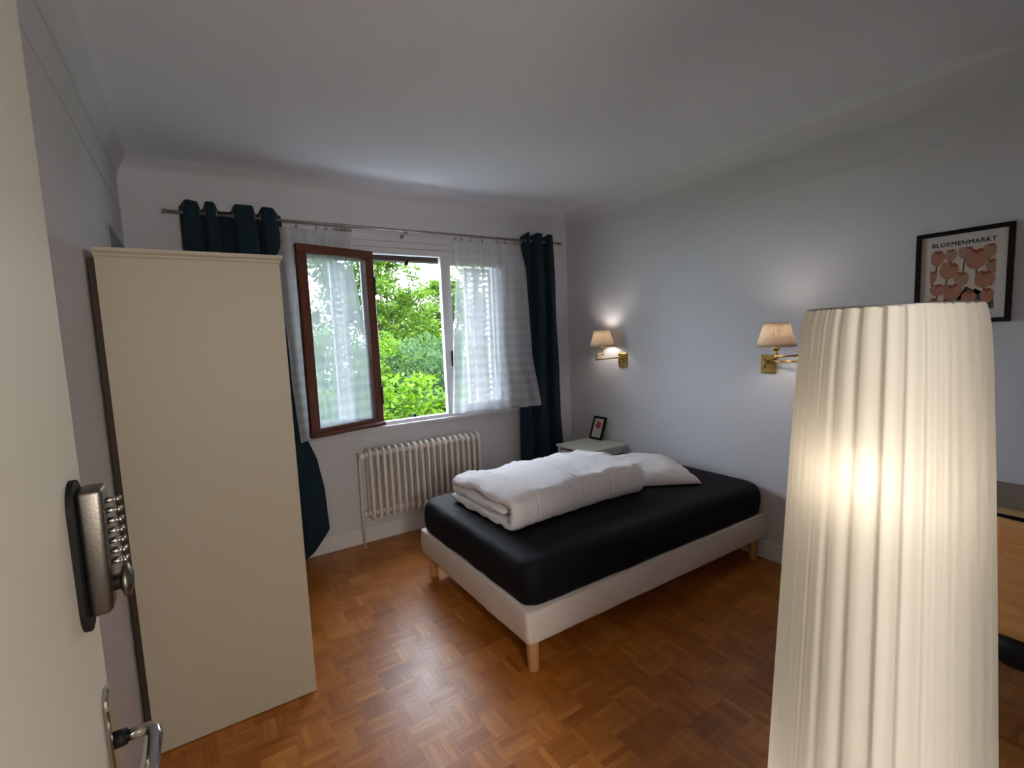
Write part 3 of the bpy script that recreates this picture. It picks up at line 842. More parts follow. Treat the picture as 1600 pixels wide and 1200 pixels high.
for v_ in c1.data.vertices:      # keep the cloth between sash and window frame
    x, y, z = v_.co
    if z < 2.13:
        sash_y = 3.478 - (1.112 - x) * math.tan(TH) + 0.026
        v_.co.y = min(3.490, max(y * .5 + (sash_y + 0.012) * .5 if x > .58 else y, sash_y + 0.004 if x > .575 else min(y, 3.398)))
t2, c2 = voile('voile_curtain', 'sheer white voile hanging over the right pane, beside the teal curtain', 1.742, 2.352, lambda z: interp(z, [.85, 2.2], [1.655, 1.745]), lambda z: interp(z, [.85, 1.3, 2.2], [2.470, 2.385, 2.36]), lambda u, z, x: YR + 0.004 - 0.078 * sm((2.24 - z) / 0.25) * sm((x - 2.18) / 0.14), lambda u: 0.885 - 0.03 * sm((u - .2) / .6) + (0.02 * sm((u - .66) / .03) if u > .66 else 0), 6, 11)
# hems
for cc, nm in ((c1, 'hem'), (c2, 'hem')):
    vsx = [v_.co.copy() for v_ in cc.data.vertices]
    nv1 = 61
    bm = bmesh.new(); tube(bm, [vsx[i * nv1 + 60] for i in range(0, 181, 3)], 0.0022, 6)
    o_ = obj('hem', bm, M_sheer, cc.parent, True)
    bm = bmesh.new(); tube(bm, [vsx[(0 if cc is c1 else 180) * nv1 + j] for j in range(0, 61, 3)], 0.0020, 6)
    obj('hem', bm, M_sheer, cc.parent, True)

# ------------------------------------------------------------------ RADIATOR
rad = thing('radiator', 'cream column radiator mounted under the window', 'radiator', (0.975, 3.435, 0))
def section_mesh():
    bm = bmesh.new()
    zt, zb, hd, r = 0.700, 0.215, 0.048, 0.0135
    loop = []
    rc = 0.030
    for (cy, cz, a0) in ((hd - rc, zt - rc, 0), (-hd + rc, zt - rc, 90), (-hd + rc, zb + rc, 180), (hd - rc, zb + rc, 270)):
        for k in range(6):
            a = math.radians(a0 + 90 * k / 5)
            loop.append((0, cy + rc * math.cos(a), cz + rc * math.sin(a)))
    tube(bm, loop, r, 12, closed=True, flat=(1.3, 0.9))
    tube(bm, [(0, 0, zb), (0, 0, zt)], 0.009, 8)
    box(bm, -0.003, 0.003, -hd + 0.004, hd - 0.004, zb + 0.02, zt - 0.02)
    for z in (zt - 0.028, zb + 0.028): lathe(bm, [(0.021, -0.0232), (0.021, 0.0232)], (0, 0, z), 14, 'x')
    me = bpy.data.meshes.new('section'); bmesh.ops.recalc_face_normals(bm, faces=bm.faces); bm.to_mesh(me); bm.free()
    for p in me.polygons: p.use_smooth = True
    me.set_sharp_from_angle(angle=math.radians(50)); me.materials.append(M_rad)
    return me
sme = section_mesh()
for k in range(19):
    s = link('section', sme, None, rad); s.location = (k * 0.0487, 0, 0)
bm = bmesh.new(); tube(bm, [(-0.045, 0, 0.672), (0.0, 0, 0.672)], 0.010, 12)
lathe(bm, [(0.012, -0.03), (0.019, -0.028), (0.021, -0.02), (0.021, 0.010), (0.014, 0.018)], (-0.055, -0.010, 0.672), 20, 'y')
obj('valve', bm, M_rad, rad, True)
bm = bmesh.new(); tube(bm, [(-0.057, 0.012, 0.672), (-0.060, 0.022, 0.62), (-0.062, 0.028, 0.3), (-0.062, 0.030, 0.0)], 0.0075, 12); obj('pipe', bm, M_rad, rad, True)
bm = bmesh.new(); lathe(bm, [(0.010, -0.040), (0.016, -0.038), (0.016, -0.022), (0.012, -0.018), (0.012, 0.0)], (-0.02, 0, 0.243), 14, 'x'); obj('plug', bm, M_rad, rad, True)
bm = bmesh.new(); lathe(bm, [(0.012, 0.0), (0.012, 0.02), (0.006, 0.026)], (18 * .0487 + .02, 0, 0.672), 14, 'x'); obj('plug', bm, M_rad, rad, True)
for x in (0.12, 0.75):
    obj('wall_bracket', B(x - .008, x + .008, 0.0, 0.064, 0.30, 0.32), M_rad, rad)

# ------------------------------------------------------------------ BED
BX0, BX1, BY0, BY1 = 1.078, 2.912, 1.620, 2.795
bed = thing('bed_base', 'white quilted divan base on round wooden legs under the black mattress', 'bed', ((BX0 + BX1) / 2, (BY0 + BY1) / 2, 0))
cx_, cy_ = (BX0 + BX1) / 2, (BY0 + BY1) / 2
def rounded_rect(x0, x1, y0, y1, r, n=6, per=24):
    pts = []
    cs = ((x1 - r, y1 - r, 0), (x0 + r, y1 - r, 90), (x0 + r, y0 + r, 180), (x1 - r, y0 + r, 270))
    for i, (cx, cy, a0) in enumerate(cs):
        for k in range(n + 1):
            a = math.radians(a0 + 90 * k / n); pts.append((cx + r * math.cos(a), cy + r * math.sin(a)))
        nx = cs[(i + 1) % 4]; a = math.radians(a0 + 90)
        ex, ey = cx + r * math.cos(a), cy + r * math.sin(a)
        a2 = math.radians(nx[2]); fx, fy = nx[0] + r * math.cos(a2), nx[1] + r * math.sin(a2)
        for k in range(1, per): pts.append((lerp(ex, fx, k / per), lerp(ey, fy, k / per)))
    return pts
def stack(bm, rows, cap_top=True, cap_bot=True, disp=None):
    rings = []
    for q, (x0, x1, y0, y1, r, z) in enumerate(rows):
        rings.append([bm.verts.new(disp(x, y, z, q) if disp else (x, y, z)) for x, y in rounded_rect(x0, x1, y0, y1, r)])
    for a, b in zip(rings, rings[1:]):
        for k in range(len(a)): bm.faces.new((a[k], a[(k + 1) % len(a)], b[(k + 1) % len(a)], b[k]))
    if cap_top: bm.faces.new(rings[-1])
    if cap_bot: bm.faces.new(rings[0][::-1])
bm = bmesh.new()
hx, hy = (BX1 - BX0) / 2, (BY1 - BY0) / 2
rows = []
for ins, z in ((0.012, 0.150), (0.003, 0.155), (0.0, 0.165), (-0.002, 0.19), (-0.003, 0.225), (-0.002, 0.26), (0.0, 0.288), (0.004, 0.298), (0.014, 0.302)):
    rows.append((-hx + ins, hx - ins, -hy + ins, hy - ins, 0.022, z))
def dd(x, y, z, q):
    k = 0.0022 * fbm(x * 9, y * 9, z * 9) if 0 < q < 8 else 0
    l = math.hypot(x, y); return (x * (1 + k / l * 2), y * (1 + k / l * 2), z)
stack(bm, rows, disp=dd)
o = obj('divan', bm, M_divan, bed, True); auto_smooth(o, 50)
# piping seams
for z in (0.298,):
    bm = bmesh.new(); tube(bm, [(x, y, z) for x, y in rounded_rect(-hx + .003, hx - .003, -hy + .003, hy - .003, 0.022)], 0.0028, 6, closed=True)
    obj('piping', bm, M_divan, bed, True)
lb = bmesh.new(); lathe(lb, [(0.024, 0.0), (0.0255, 0.004), (0.029, 0.148), (0.029, 0.151)], (0, 0, 0), 20)
lme = bpy.data.meshes.new('leg'); bmesh.ops.recalc_face_normals(lb, faces=lb.faces); lb.to_mesh(lme); lb.free(); lme.materials.append(M_legwood)
for p in lme.polygons: p.use_smooth = True
lme.set_sharp_from_angle(angle=math.radians(40))
for sx in (-1, 1):
    for sy in (-1, 1):
        l = link('leg', lme, None, bed); l.location = (sx * (hx - 0.058), sy * (hy - 0.055), 0)

mt_ = thing('mattress', 'thick mattress in a black fitted sheet on the white base', 'mattress', (cx_, cy_, 0.302))
bm = bmesh.new()
rows = []
for ins, z, r in ((0.055, 0.0, .07), (0.030, 0.0005, .07), (0.022, 0.006, .065), (0.016, 0.02, .065), (0.012, 0.06, .065), (0.010, 0.10, .065), (0.012, 0.14, .07), (0.017, 0.165, .07), (0.027, 0.184, .075), (0.042, 0.195, .08), (0.07, 0.2, .09), (0.14, 0.2025, .10), (0.24, 0.203, .10)):
    rows.append((-hx + ins, hx - ins, -hy + ins, hy - ins, r, z))
def dm(x, y, z, q):
    k = 0.004 * fbm(x * 4, y * 4, z * 5 + 3) + (0.003 * fbm(x * 14, y * 14, z * 3) if q < 8 else 0)
    l = math.hypot(x, y)
    zz = z
    if 1 < q < 5: zz += max(-z, 0.006 * fbm(x * 7, y * 7, 1.7))
    return (x * (1 + k / l), y * (1 + k / l), max(0, zz + (0.002 * fbm(x * 5, y * 5) if q > 9 else 0)))
stack(bm, rows, disp=dm)
o = obj('fitted_sheet', bm, M_black_sheet, mt_, True); auto_smooth(o, 60)

# ------------------------------------------------------------------ DUVET (folded in three, swept along the bed)
DX0, DX1, DY0, DY1, DZ = 1.215, 2.195, 1.925, 2.585, 0.5075
dv = thing('duvet', 'thick white duvet folded in layers lying on the black mattress', 'duvet', ((DX0 + DX1) / 2, (DY0 + DY1) / 2, DZ))
def center_path(x):
    n1 = 0.014 * fbm(x * 5, 1.0); n2 = 0.012 * fbm(x * 6, 7.0); n3 = 0.016 * fbm(x * 5, 13.0)
    W = DY1 - DY0
    P = []
    for k in range(16): P.append((W * (1 - k / 15) * 0.93 + 0.055 + n3 * (1 - k / 15), 0.030))
    for k in range(1, 10):
        a = -PI / 2 - PI * k / 10; P.append((0.058 + n2 * .5 + 0.028 * math.cos(a) + 0.0, 0.086 + 0.056 * math.sin(a)))
    for k in range(17): 
        s = k / 16
        P.append((0.058 + (W - 0.12) * s + n1 * s, 0.142 + n1 + 0.010 * math.sin(PI * s) - 0.018 * sm((s - .6) / .4)))
    for k in range(1, 6):
        a = PI / 2 - PI * k / 6; P.append((W - 0.062 + n1 + 0.026 * math.cos(a), 0.104 + n1 * .5 + 0.020 * math.sin(a)))
    for k in range(13):
        s = k / 12; P.append((W - 0.075 - (W - 0.17) * s, 0.085 + 0.003 * math.sin(9 * s + 12 * x)))
    return P
NX = 300
bm = bmesh.new(); rings = []
for i in range(NX + 1):
    u = i / NX
    # denser stations at both ends
    x = 0.5 * (0.5 - 0.5 * math.cos(PI * u)) + 0.5 * u
    xx = x * (DX1 - DX0)
    e0, e1 = min(1, xx / 0.045), min(1, (DX1 - DX0 - xx) / 0.055)
    endk = math.sqrt(max(0.0, 1 - (1 - e0) ** 2)) * math.sqrt(max(0.0, 1 - (1 - e1) ** 2))
    seam = 1 - 0.38 * math.exp(-((xx - 0.17) / 0.008) ** 2) - 0.34 * math.exp(-((xx - 0.42) / 0.008) ** 2) - 0.15 * math.exp(-((xx - 0.70) / 0.008) ** 2)
    C = center_path(xx * 1.0)
    # the far end layers rise over the pillow a little
    N = len(C); L, Rr = [], []
    for k in range(N):
        a, b = C[max(0, k - 1)], C[min(N - 1, k + 1)]
        tx, tz = b[0] - a[0], b[1] - a[1]; l = math.hypot(tx, tz) or 1
        nx_, nz_ = -tz / l, tx / l
        base = 0.0285 if (k < 25 or k > 46) else 0.033
        capk = math.sqrt(max(0.02, 1 - (1 - min(1, k / 2.0)) ** 2)) * math.sqrt(max(0.02, 1 - (1 - min(1, (N - 1 - k) / 2.0)) ** 2))
        gath = 0.006 * math.sin(k * 2.3 + 5 * fbm(k * .3, 2)) * math.exp(-min(xx, 9) / 0.045)       # gathered seam at the foot end
        h = (base * (0.30 + 0.70 * endk) * seam + 0.0045 * fbm(xx * 11, k * 0.35, 3) * endk + gath) * capk
        c = C[k]
        L.append((c[0] + nx_ * h, c[1] + nz_ * h)); Rr.append((c[0] - nx_ * h, c[1] - nz_ * h))
    out = L + Rr[::-1]
    ring = []
    for k, (y, z) in enumerate(out):
        wig = 0.014 * fbm(y * 7 + 2, z * 16, 5) * (1 if i < NX / 2 else .6) * (1 - min(1, min(xx, DX1 - DX0 - xx) / 0.25))
        rise = (0.030 * sm((xx - (DX1 - DX0 - 0.20)) / 0.12) * (1 - min(1, z / 0.2)) * sm((y - .12) / .1)) if z < 0.2 else 0
        rise += (0.007 * fbm(xx * 6 + 1, y * 5, 8) + 0.0045 * fbm(xx * 17, y * 9, 4) + 0.007 * fbm(xx * 3.2, y * 13, 6) + 0.0022 * math.sin(y * 95 + 4 * fbm(y * 6, 1)) * (math.exp(-((xx - .17) / .022) ** 2) + math.exp(-((xx - .42) / .022) ** 2))) * min(1, z / 0.10)
        Y = y + 0.03 * math.sin(xx * 3.0)
        Y += 0.03 * (xx - .5) * (1 if y < .3 else -1) * .6
        ring.append(bm.verts.new((xx + wig - (DX1 - DX0) / 2 + (0.03 * (y / .66 - .5)) * (1 if i > NX / 2 else -.4), Y - (DY1 - DY0) / 2, max(0.0, z + rise))))
    rings.append(ring)
for a, b in zip(rings, rings[1:]):
    for k in range(len(a)): bm.faces.new((a[k], a[(k + 1) % len(a)], b[(k + 1) % len(a)], b[k]))
n = len(rings[0])
for ring in (rings[0], rings[-1]):
    for k in range(n // 2 - 1):
        try: bm.faces.new((ring[k], ring[k + 1], ring[n - 2 - k], ring[n - 1 - k]))
        except ValueError: pass
o = obj('duvet_cloth', bm, M_duvet, dv, True)

# ------------------------------------------------------------------ PILLOW
pl = thing('pillow', 'creased square white pillow lying between the duvet and the wall', 'pillow', (2.455, 2.225, 0.508), math.radians(-31))
PH = 0.29
def pil(sign):
    def f(u, v):
        a, b = u * 2 - 1, v * 2 - 1
        ea, eb = 1 - abs(a) ** 2.6, 1 - abs(b) ** 2.6
        h = 0.100 * (max(0, ea) * max(0, eb)) ** 0.42
        pinch = 1 - 0.07 * (1 - b * b) * abs(a) ** 3; pinchb = 1 - 0.07 * (1 - a * a) * abs(b) ** 3
        x, y = a * PH * pinch, b * PH * pinchb
        wr = 0.010 * fbm(x * 9 + y * 5, y * 14, 2) * min(1, h * 30) + 0.004 * fbm(x * 30, y * 18, 4) * min(1, h * 30)
        wx = 2.455 + x * 0.857 + y * 0.515
        sq = 0.16 + 0.84 * sm((wx - 2.17) / 0.13)
        z = 0.010 + (h * 1.02 + wr) * sq if sign > 0 else 0.010 - min(0.010, h * .2)
        return Vector((x, y, z))       # the corner under the duvet end is squashed
    return f
bm = bmesh.new()
A = grid(bm, pil(1), 60, 60); Bq = grid(bm, pil(-1), 60, 60)
bmesh.ops.remove_doubles(bm, verts=bm.verts, dist=0.0004)
obj('pillowcase', bm, M_duvet, pl, True)

# ------------------------------------------------------------------ NIGHTSTAND + picture + socket
ns = thing('nightstand', 'pale grey nightstand in the corner between curtain and bed', 'nightstand', (2.705, 2.995, 0))
obj('top', B(-0.212, 0.210, -0.195, 0.205, 0.530, 0.548, 0.003), M_ns, ns)
for sx in (-1, 1):
    for sy in (-1, 1):
        obj('leg', B(sx * 0.195 - 0.012, sx * 0.195 + 0.012, sy * 0.180 - 0.010, sy * 0.180 + 0.010, 0, 0.530, 0.001, 1), M_ns, ns)
for sy in (-1, 1): obj('side_panel', B(-0.183, 0.183, sy * 0.176 - 0.004, sy * 0.176 + 0.004, 0.12, 0.530), M_ns, ns)
obj('back_panel', B(0.186, 0.194, -0.17, 0.17, 0.12, 0.530), M_ns, ns)
dr = obj('drawer', B(-0.196, -0.182, -0.168, 0.168, 0.375, 0.505, 0.002), M_ns, ns)
bm = bmesh.new(); lathe(bm, [(0.012, -0.022), (0.012, -0.014), (0.005, -0.010), (0.005, 0.001)], (-0.196, 0, 0.44), 16, 'x'); obj('knob', bm, M_steel, dr, True)
obj('shelf', B(-0.183, 0.186, -0.172, 0.172, 0.12, 0.136), M_ns, ns)

pf = thing('picture_frame', 'small black frame with a red flower print leaning on the wall above the nightstand', 'picture frame', (2.842, 3.105, 0.5485), 0)
tilt = Matrix.Rotation(math.radians(20), 4, 'Y')
def pbox(bm, *a, bev=0.0015): box(bm, *a, bev, 1, tilt)
Wf, Hf, bw = 0.150, 0.205, 0.019
bm = bmesh.new()
for q in ((-Wf / 2, Wf / 2, 0, bw), (-Wf / 2, Wf / 2, Hf - bw, Hf), (-Wf / 2, -Wf / 2 + bw, bw, Hf - bw), (Wf / 2 - bw, Wf / 2, bw, Hf - bw)):
    pbox(bm, 0, 0.016, q[0], q[1], q[2], q[3])
for v_ in bm.verts: v_.co.z += 0.0006
obj('frame', bm, M_blackframe, pf)
bm = bmesh.new(); pbox(bm, 0.006, 0.010, -Wf / 2 + bw - .002, Wf / 2 - bw + .002, bw - .002, Hf - bw + .002, bev=0); pr_ = obj('print', bm, M_mount, pf)
bm = bmesh.new()
for k in range(11):
    a = 2 * PI * k / 11 + .2; rr = 0.032 if k % 2 else 0.038
    c = Vector((0.0052 - 0.00005 * k, 0, 0.128)); d = Vector((0, math.cos(a), math.sin(a) * 1.05)); s_ = Vector((0, -math.sin(a), math.cos(a)))
    q = [bm.verts.new(tilt @ (c + p)) for p in (d * .003, d * rr * .55 + s_ * .0085, d * rr * .85 + s_ * .005, d * rr, d * rr * .85 - s_ * .006, d * rr * .5 - s_ * .008)]
    bm.faces.new(q)
obj('flower', bm, M_red, pr_)
bm = bmesh.new(); pbox(bm, 0.0052, 0.0058, -0.0012, 0.0012, 0.022, 0.105, bev=0); obj('stem', bm, M_leafp, pr_)

sk = thing('wall_socket', 'small ivory wall socket on the right wall beside the red flower picture', 'socket', (XR, 3.025, 0.672))
obj('plate', B(-0.012, 0, -0.022, 0.022, -0.030, 0.030, 0.003), M_socket, sk)
bm = bmesh.new(); lathe(bm, [(0.014, -0.0135), (0.014, -0.011)], (0, 0, -0.006), 16, 'x'); obj('socket_face', bm, M_socket, sk)
obj('switch', B(-0.017, -0.011, -0.006, 0.006, 0.012, 0.024, 0.001), M_vent, sk)

# ------------------------------------------------------------------ WALL LAMPS
def wall_lamp(y0, elbow, stem, label):
    t = thing('wall_lamp', label, 'lamp', (XR, y0, 1.24), 0, 'brass swing-arm wall lamps')
    def L(p): return (p[0] - XR, p[1] - y0, p[2] - 1.24)
    pl_ = obj('wall_plate', B(-0.012, 0, -0.044, 0.044, -0.055, 0.055, 0.002), M_brass, t)
    obj('plate_rim', B(-0.008, -0.0, -0.047, 0.047, -0.058, 0.058, 0.002), M_brass, pl_)
    bm = bmesh.new(); tube(bm, [(-0.012, 0, 0.01), (-0.045, 0, 0.01)], 0.006, 12); tube(bm, [(-0.045, 0, -0.022), (-0.045, 0, 0.034)], 0.0085, 14)
    obj('pivot', bm, M_brass, t, True)
    z1, z2 = 1.262, 1.298
    j = (XR - 0.045, y0, z1)
    bm = bmesh.new(); tube(bm, [L(j), L((elbow[0], elbow[1], z1))], 0.0052, 12); obj('arm', bm, M_brass, t, True)
    bm = bmesh.new(); tube(bm, [L((elbow[0], elbow[1], z1 - .009)), L((elbow[0], elbow[1], z2 + .009))], 0.008, 14); obj('elbow', bm, M_brass, t, True)
    bm = bmesh.new(); tube(bm, [L((elbow[0], elbow[1], z2)), L((stem[0], stem[1], z2))], 0.0052, 12); obj('arm', bm, M_brass, t, True)
    bm = bmesh.new(); s = L((stem[0], stem[1], 0))
    tube(bm, [(s[0], s[1], z2 - 1.24 - .012), (s[0], s[1], z2 - 1.24 + .055)], 0.0065, 12)
    lathe(bm, [(0.009, -.012), (0.010, .0), (0.009, .010)], (s[0], s[1], z2 - 1.24), 14)
    lathe(bm, [(0.004, 0), (0.014, 0.006), (0.019, 0.016), (0.016, 0.028), (0.011, 0.034), (0.011, 0.055)], (s[0], s[1], z2 - 1.24 + .032), 18)
    obj('socket', bm, M_brass, t, True)
    bm = bmesh.new(); zb = 1.358 - 1.24; zt = 1.486 - 1.24
    NN = 48
    def ring(r, z): return [bm.verts.new((s[0] + r * math.cos(2 * PI * k / NN), s[1] + r * math.sin(2 * PI * k / NN), z)) for k in range(NN)]
    rg_ = [ring(lerp(0.101, 0.063, k / 6), lerp(zb, zt, k / 6)) for k in range(7)]
    for a, b in zip(rg_, rg_[1:]):
        for k in range(NN): bm.faces.new((a[k], a[(k + 1) % NN], b[(k + 1) % NN], b[k]))
    sh = obj('lamp_shade', bm, M_parch, t, True)
    sh.modifiers.new('t', 'SOLIDIFY').thickness = 0.0012
    for r, z in ((0.101, zb), (0.063, zt)):
        bm = bmesh.new(); tube(bm, [(s[0] + r * math.cos(2 * PI * k / NN), s[1] + r * math.sin(2 * PI * k / NN), z) for k in range(NN)], 0.0014, 6, closed=True); obj('shade_ring', bm, M_parch, sh, True)
    bm = bmesh.new(); lathe(bm, [(0.008, 0), (0.012, 0.008), (0.0165, 0.022), (0.015, 0.036), (0.008, 0.046), (0.001, 0.049)], (s[0], s[1], zb - .002), 16)
    bl = obj('bulb', bm, M_bulb, t, True)
    bl.visible_shadow = True
    return t
wall_lamp(2.835, (2.625, 2.825), (2.81, 2.95), 'brass swing-arm wall lamp above the nightstand, nearer the window')
wall_lamp(1.628, (2.868, 1.425), (2.69, 1.455), 'brass swing-arm wall lamp above the bed end, partly behind the floor lamp')

# ------------------------------------------------------------------ POSTER
PY0, PY1, PZ0, PZ1 = 0.584, 0.917, 1.450, 1.868
po = thing('poster_frame', 'black framed flower market poster with pink tulips hanging on the right wall', 'poster', (XR, (PY0 + PY1) / 2, (PZ0 + PZ1) / 2), 0)
hw, hh, fw = (PY1 - PY0) / 2, (PZ1 - PZ0) / 2, 0.019
bm = bmesh.new()
for q in ((-hw, hw, -hh, -hh + fw), (-hw, hw, hh - fw, hh), (-hw, -hw + fw, -hh + fw, hh - fw), (hw - fw, hw, -hh + fw, hh - fw)):
    box(bm, -0.018, 0, q[0], q[1], q[2], q[3], 0.001, 1)
obj('frame', bm, M_blackframe, po)
pp = obj('print', B(-0.006, -0.002, -hw + fw - .002, hw - fw + .002, -hh + fw - .002, hh - fw + .002), M_mount, po)
# print drawn in (s, t): s to the right as seen (towards -y), t up, both 0..1 in the picture block
sx0, sx1, tz0, tz1 = -0.112, 0.112, -0.150, 0.128
LAY = [0]
def P2(s, t, d=0.0): return Vector((-0.0062 - d, -(lerp(sx0, sx1, s)), lerp(tz0, tz1, t)))
def flat(pts, mt, d, name, clip=True):
    bm = bmesh.new()
    if clip: pts = [(min(1, max(0, a)), min(1, max(0, b))) for a, b in pts]
    vs2 = [bm.verts.new(P2(a, b, d)) for a, b in pts]
    f = bm.faces.new(vs2); 
    bmesh.ops.triangulate(bm, faces=[f])
    return obj(name, bm, mt, pp)
flat([(0, 0), (1, 0), (1, 1), (0, 1)], M_print, 0.0001, 'picture_block')
flat([(0.18, 0), (0.26, .26), (0.36, .21), (.50, .18), (.55, .36), (.62, .38), (.68, .2), (.82, .27), (.98, .2), (1.0, 0)], M_leafp, 0.0002, 'dark_leaves')
flat([(.36, 0), (.40, .20), (.43, .18), (.42, 0)], M_print, 0.0003, 'pale_stems')
flat([(.50, 0), (.52, .2), (.55, .2), (.54, 0)], M_print, 0.0003, 'pale_stems')
flat([(.60, .36), (.66, .56), (.72, .52), (.70, .3)], M_print, 0.0003, 'pale_leaf')
def tulip(cx, cy, rx, ry, rot, m_, tip, stem=None, d=0.0006):
    pts = []
    n_ = 28
    for k in range(n_):
        a = 2 * PI * k / n_
        x, y = math.cos(a), math.sin(a)
        if y > 0.15: y *= 0.78 + 0.22 * abs(math.cos(1.5 * (a - PI / 2) + tip))
        x *= 1 + 0.06 * math.sin(3 * a + tip)
        c, s = math.cos(rot), math.sin(rot)
        pts.append((cx + (x * rx) * c - (y * ry) * s, cy + (x * rx) * s + (y * ry) * c))
    if stem:
        flat([(cx - .012, cy), (cx + stem[0] - .014, cy + stem[1]), (cx + stem[0] + .014, cy + stem[1]), (cx + .016, cy)], M_stem, d - 0.0002, 'tulip_stem')
    flat(pts, m_, d, 'tulip')
    c, s = math.cos(rot), math.sin(rot)
    def T(x, y): return (cx + x * rx * c - y * ry * s, cy + x * rx * s + y * ry * c)
    flat([T(-.45, .80), T(-.1, .55), T(.05, .38), T(.2, .50), T(.70, .60), T(.62, .80), T(.30, .88), T(.1, .66), T(-.15, .90), T(-.42, .92)], M_tulipd, d + 0.0001, 'tulip_edge')
TL = [(.11, .87, .12, .13, 0, M_tulip, 0, (-.02, -.28)), (.32, .90, .10, .10, .2, M_tulip2, 1, None), (.55, .92, .12, .11, -.3, M_tulip2, .5, (-.03, -.3)), (.71, .80, .165, .17, .1, M_tulip, 2, (.02, -.4)),
      (.90, .91, .11, .12, 0, M_tulip2, 0, (.0, -.2)), (.30, .66, .155, .15, -.45, M_tulip, 1, (-.05, -.3)), (.95, .66, .10, .12, .3, M_tulip2, .3, (0, -.3)), (.03, .57, .08, .11, 0, M_tulip, 1.3, (.02, -.3)),
      (.50, .50, .12, .12, .1, M_tulip2, 0, (-.04, -.2)), (.84, .47, .15, .14, .05, M_tulip, 2.2, (.0, -.4)), (.13, .35, .13, .10, 0, M_tulip, .4, (-.03, -.35)), (.36, .30, .15, .14, .15, M_tulip, 1.8, None),
      (.62, .20, .11, .11, 0, M_tulip, .9, (-.03, -.2)), (.89, .21, .10, .12, .1, M_tulip, 0, (.03, -.2)), (.07, .12, .085, .11, 0, M_tulip, 1, None), (.77, .06, .11, .08, 0, M_tulip, .5, None)]
for i, q in enumerate(TL): tulip(*q, d=0.0006 + i * 0.00003)
def text(body, size, y, z, mt, bold=0.0, spacing=1.0, heavy=0.0):
    cu = bpy.data.curves.new('lettering', 'FONT'); cu.body = body; cu.size = size; cu.align_x = 'CENTER'; cu.space_character = spacing; cu.offset = bold; cu.extrude = 0.0001
    to = bpy.data.objects.new('tmp_text', cu); COL.objects.link(to)
    dg = bpy.context.evaluated_depsgraph_get(); me = bpy.data.meshes.new_from_object(to.evaluated_get(dg))
    bpy.data.objects.remove(to); me.name = 'lettering'
    me.transform(Matrix.Translation((-0.0066, y, z)) @ Matrix.Rotation(-PI / 2, 4, 'Z') @ Matrix.Rotation(PI / 2, 4, 'X'))
    if heavy:      # thicken the strokes with slightly shifted copies of the outlines
        bm = bmesh.new()
        for a_ in range(8):
            m2 = me.copy(); m2.transform(Matrix.Translation((-0.00002 * a_, heavy * math.cos(a_ * PI / 4), heavy * math.sin(a_ * PI / 4)))); bm.from_mesh(m2); bpy.data.meshes.remove(m2)
        bm.to_mesh(me); bm.free()
    me.materials.clear(); me.materials.append(mt)
    return link('lettering', me, None, pp)
text('BLOEMENMARKT', 0.0262, 0.0, 0.1405, M_ink, 0.0, 1.12, 0.0007)
obj('caption_line', B(-0.0064, -0.0061, -0.108, -0.066, -0.1695, -0.1683), M_stem, pp)

# ------------------------------------------------------------------ DESK and CHAIR at the right edge
dk = thing('desk', 'brown oak desk with a black metal frame against the right wall', 'desk', (2.722, 0.58, 0), 0)
obj('desktop', B(-0.200, 0.200, -0.55, 0.55, 0.725, 0.750, 0.001, 1), M_desk, dk)
obj('front_edge', B(-0.2035, -0.1995, -0.55, 0.55, 0.7255, 0.7495), M_deskedge, dk)
bm = bmesh.new(); box(bm, -0.185, -0.160, -0.53, 0.53, 0.685, 0.7252); box(bm, 0.160, 0.185, -0.53, 0.53, 0.695, 0.7252); obj('rail', bm, M_black, dk)
for sx in (-1, 1):
    for sy in (-1, 1): obj('leg', B(sx * .1725 - .0125, sx * .1725 + .0125, sy * .5175 - .0125, sy * .5175 + .0125, 0, 0.700), M_black, dk)
ch = thing('desk_chair', 'bent oak plywood chair with black seat pad facing the desk', 'chair', (2.33, 0.20, 0), 0)
def shellback(off):
    def f(u, v):
        y = lerp(-0.235, 0.235, u); z = lerp(0.425, 0.832, v)
        cor = 0.05
        x = -0.22 + off + 0.020 * (y / 0.235) ** 2 - 0.03 * (v - .4)
        return Vector((x, y * (1 - 0.03 * (1 - v)), z))
    return f
bm = bmesh.new(); grid(bm, shellback(0), 24, 16)
o = obj('backrest', bm, M_oak, ch, True); md = o.modifiers.new('t', 'SOLIDIFY'); md.thickness = 0.012
bm = bmesh.new()
rows = []
for ins, z in ((0.03, 0.345), (0.008, 0.352), (0.0, 0.37), (0.0, 0.415), (0.010, 0.432), (0.04, 0.438)):
    rows.append((-0.235 + ins, 0.22 - ins, -0.230 + ins, 0.230 - ins, 0.06, z))
stack(bm, rows); o = obj('seat_pad', bm, M_black, ch, True); auto_smooth(o, 50)
for sx in (-1, 1):
    for sy in (-1, 1):
        bm = bmesh.new(); tube(bm, [(sx * .13, sy * .10, .35), (sx * .12, sy * .10, 0.0)], [.011, .009], 10); obj('leg', bm, M_black, ch, True)

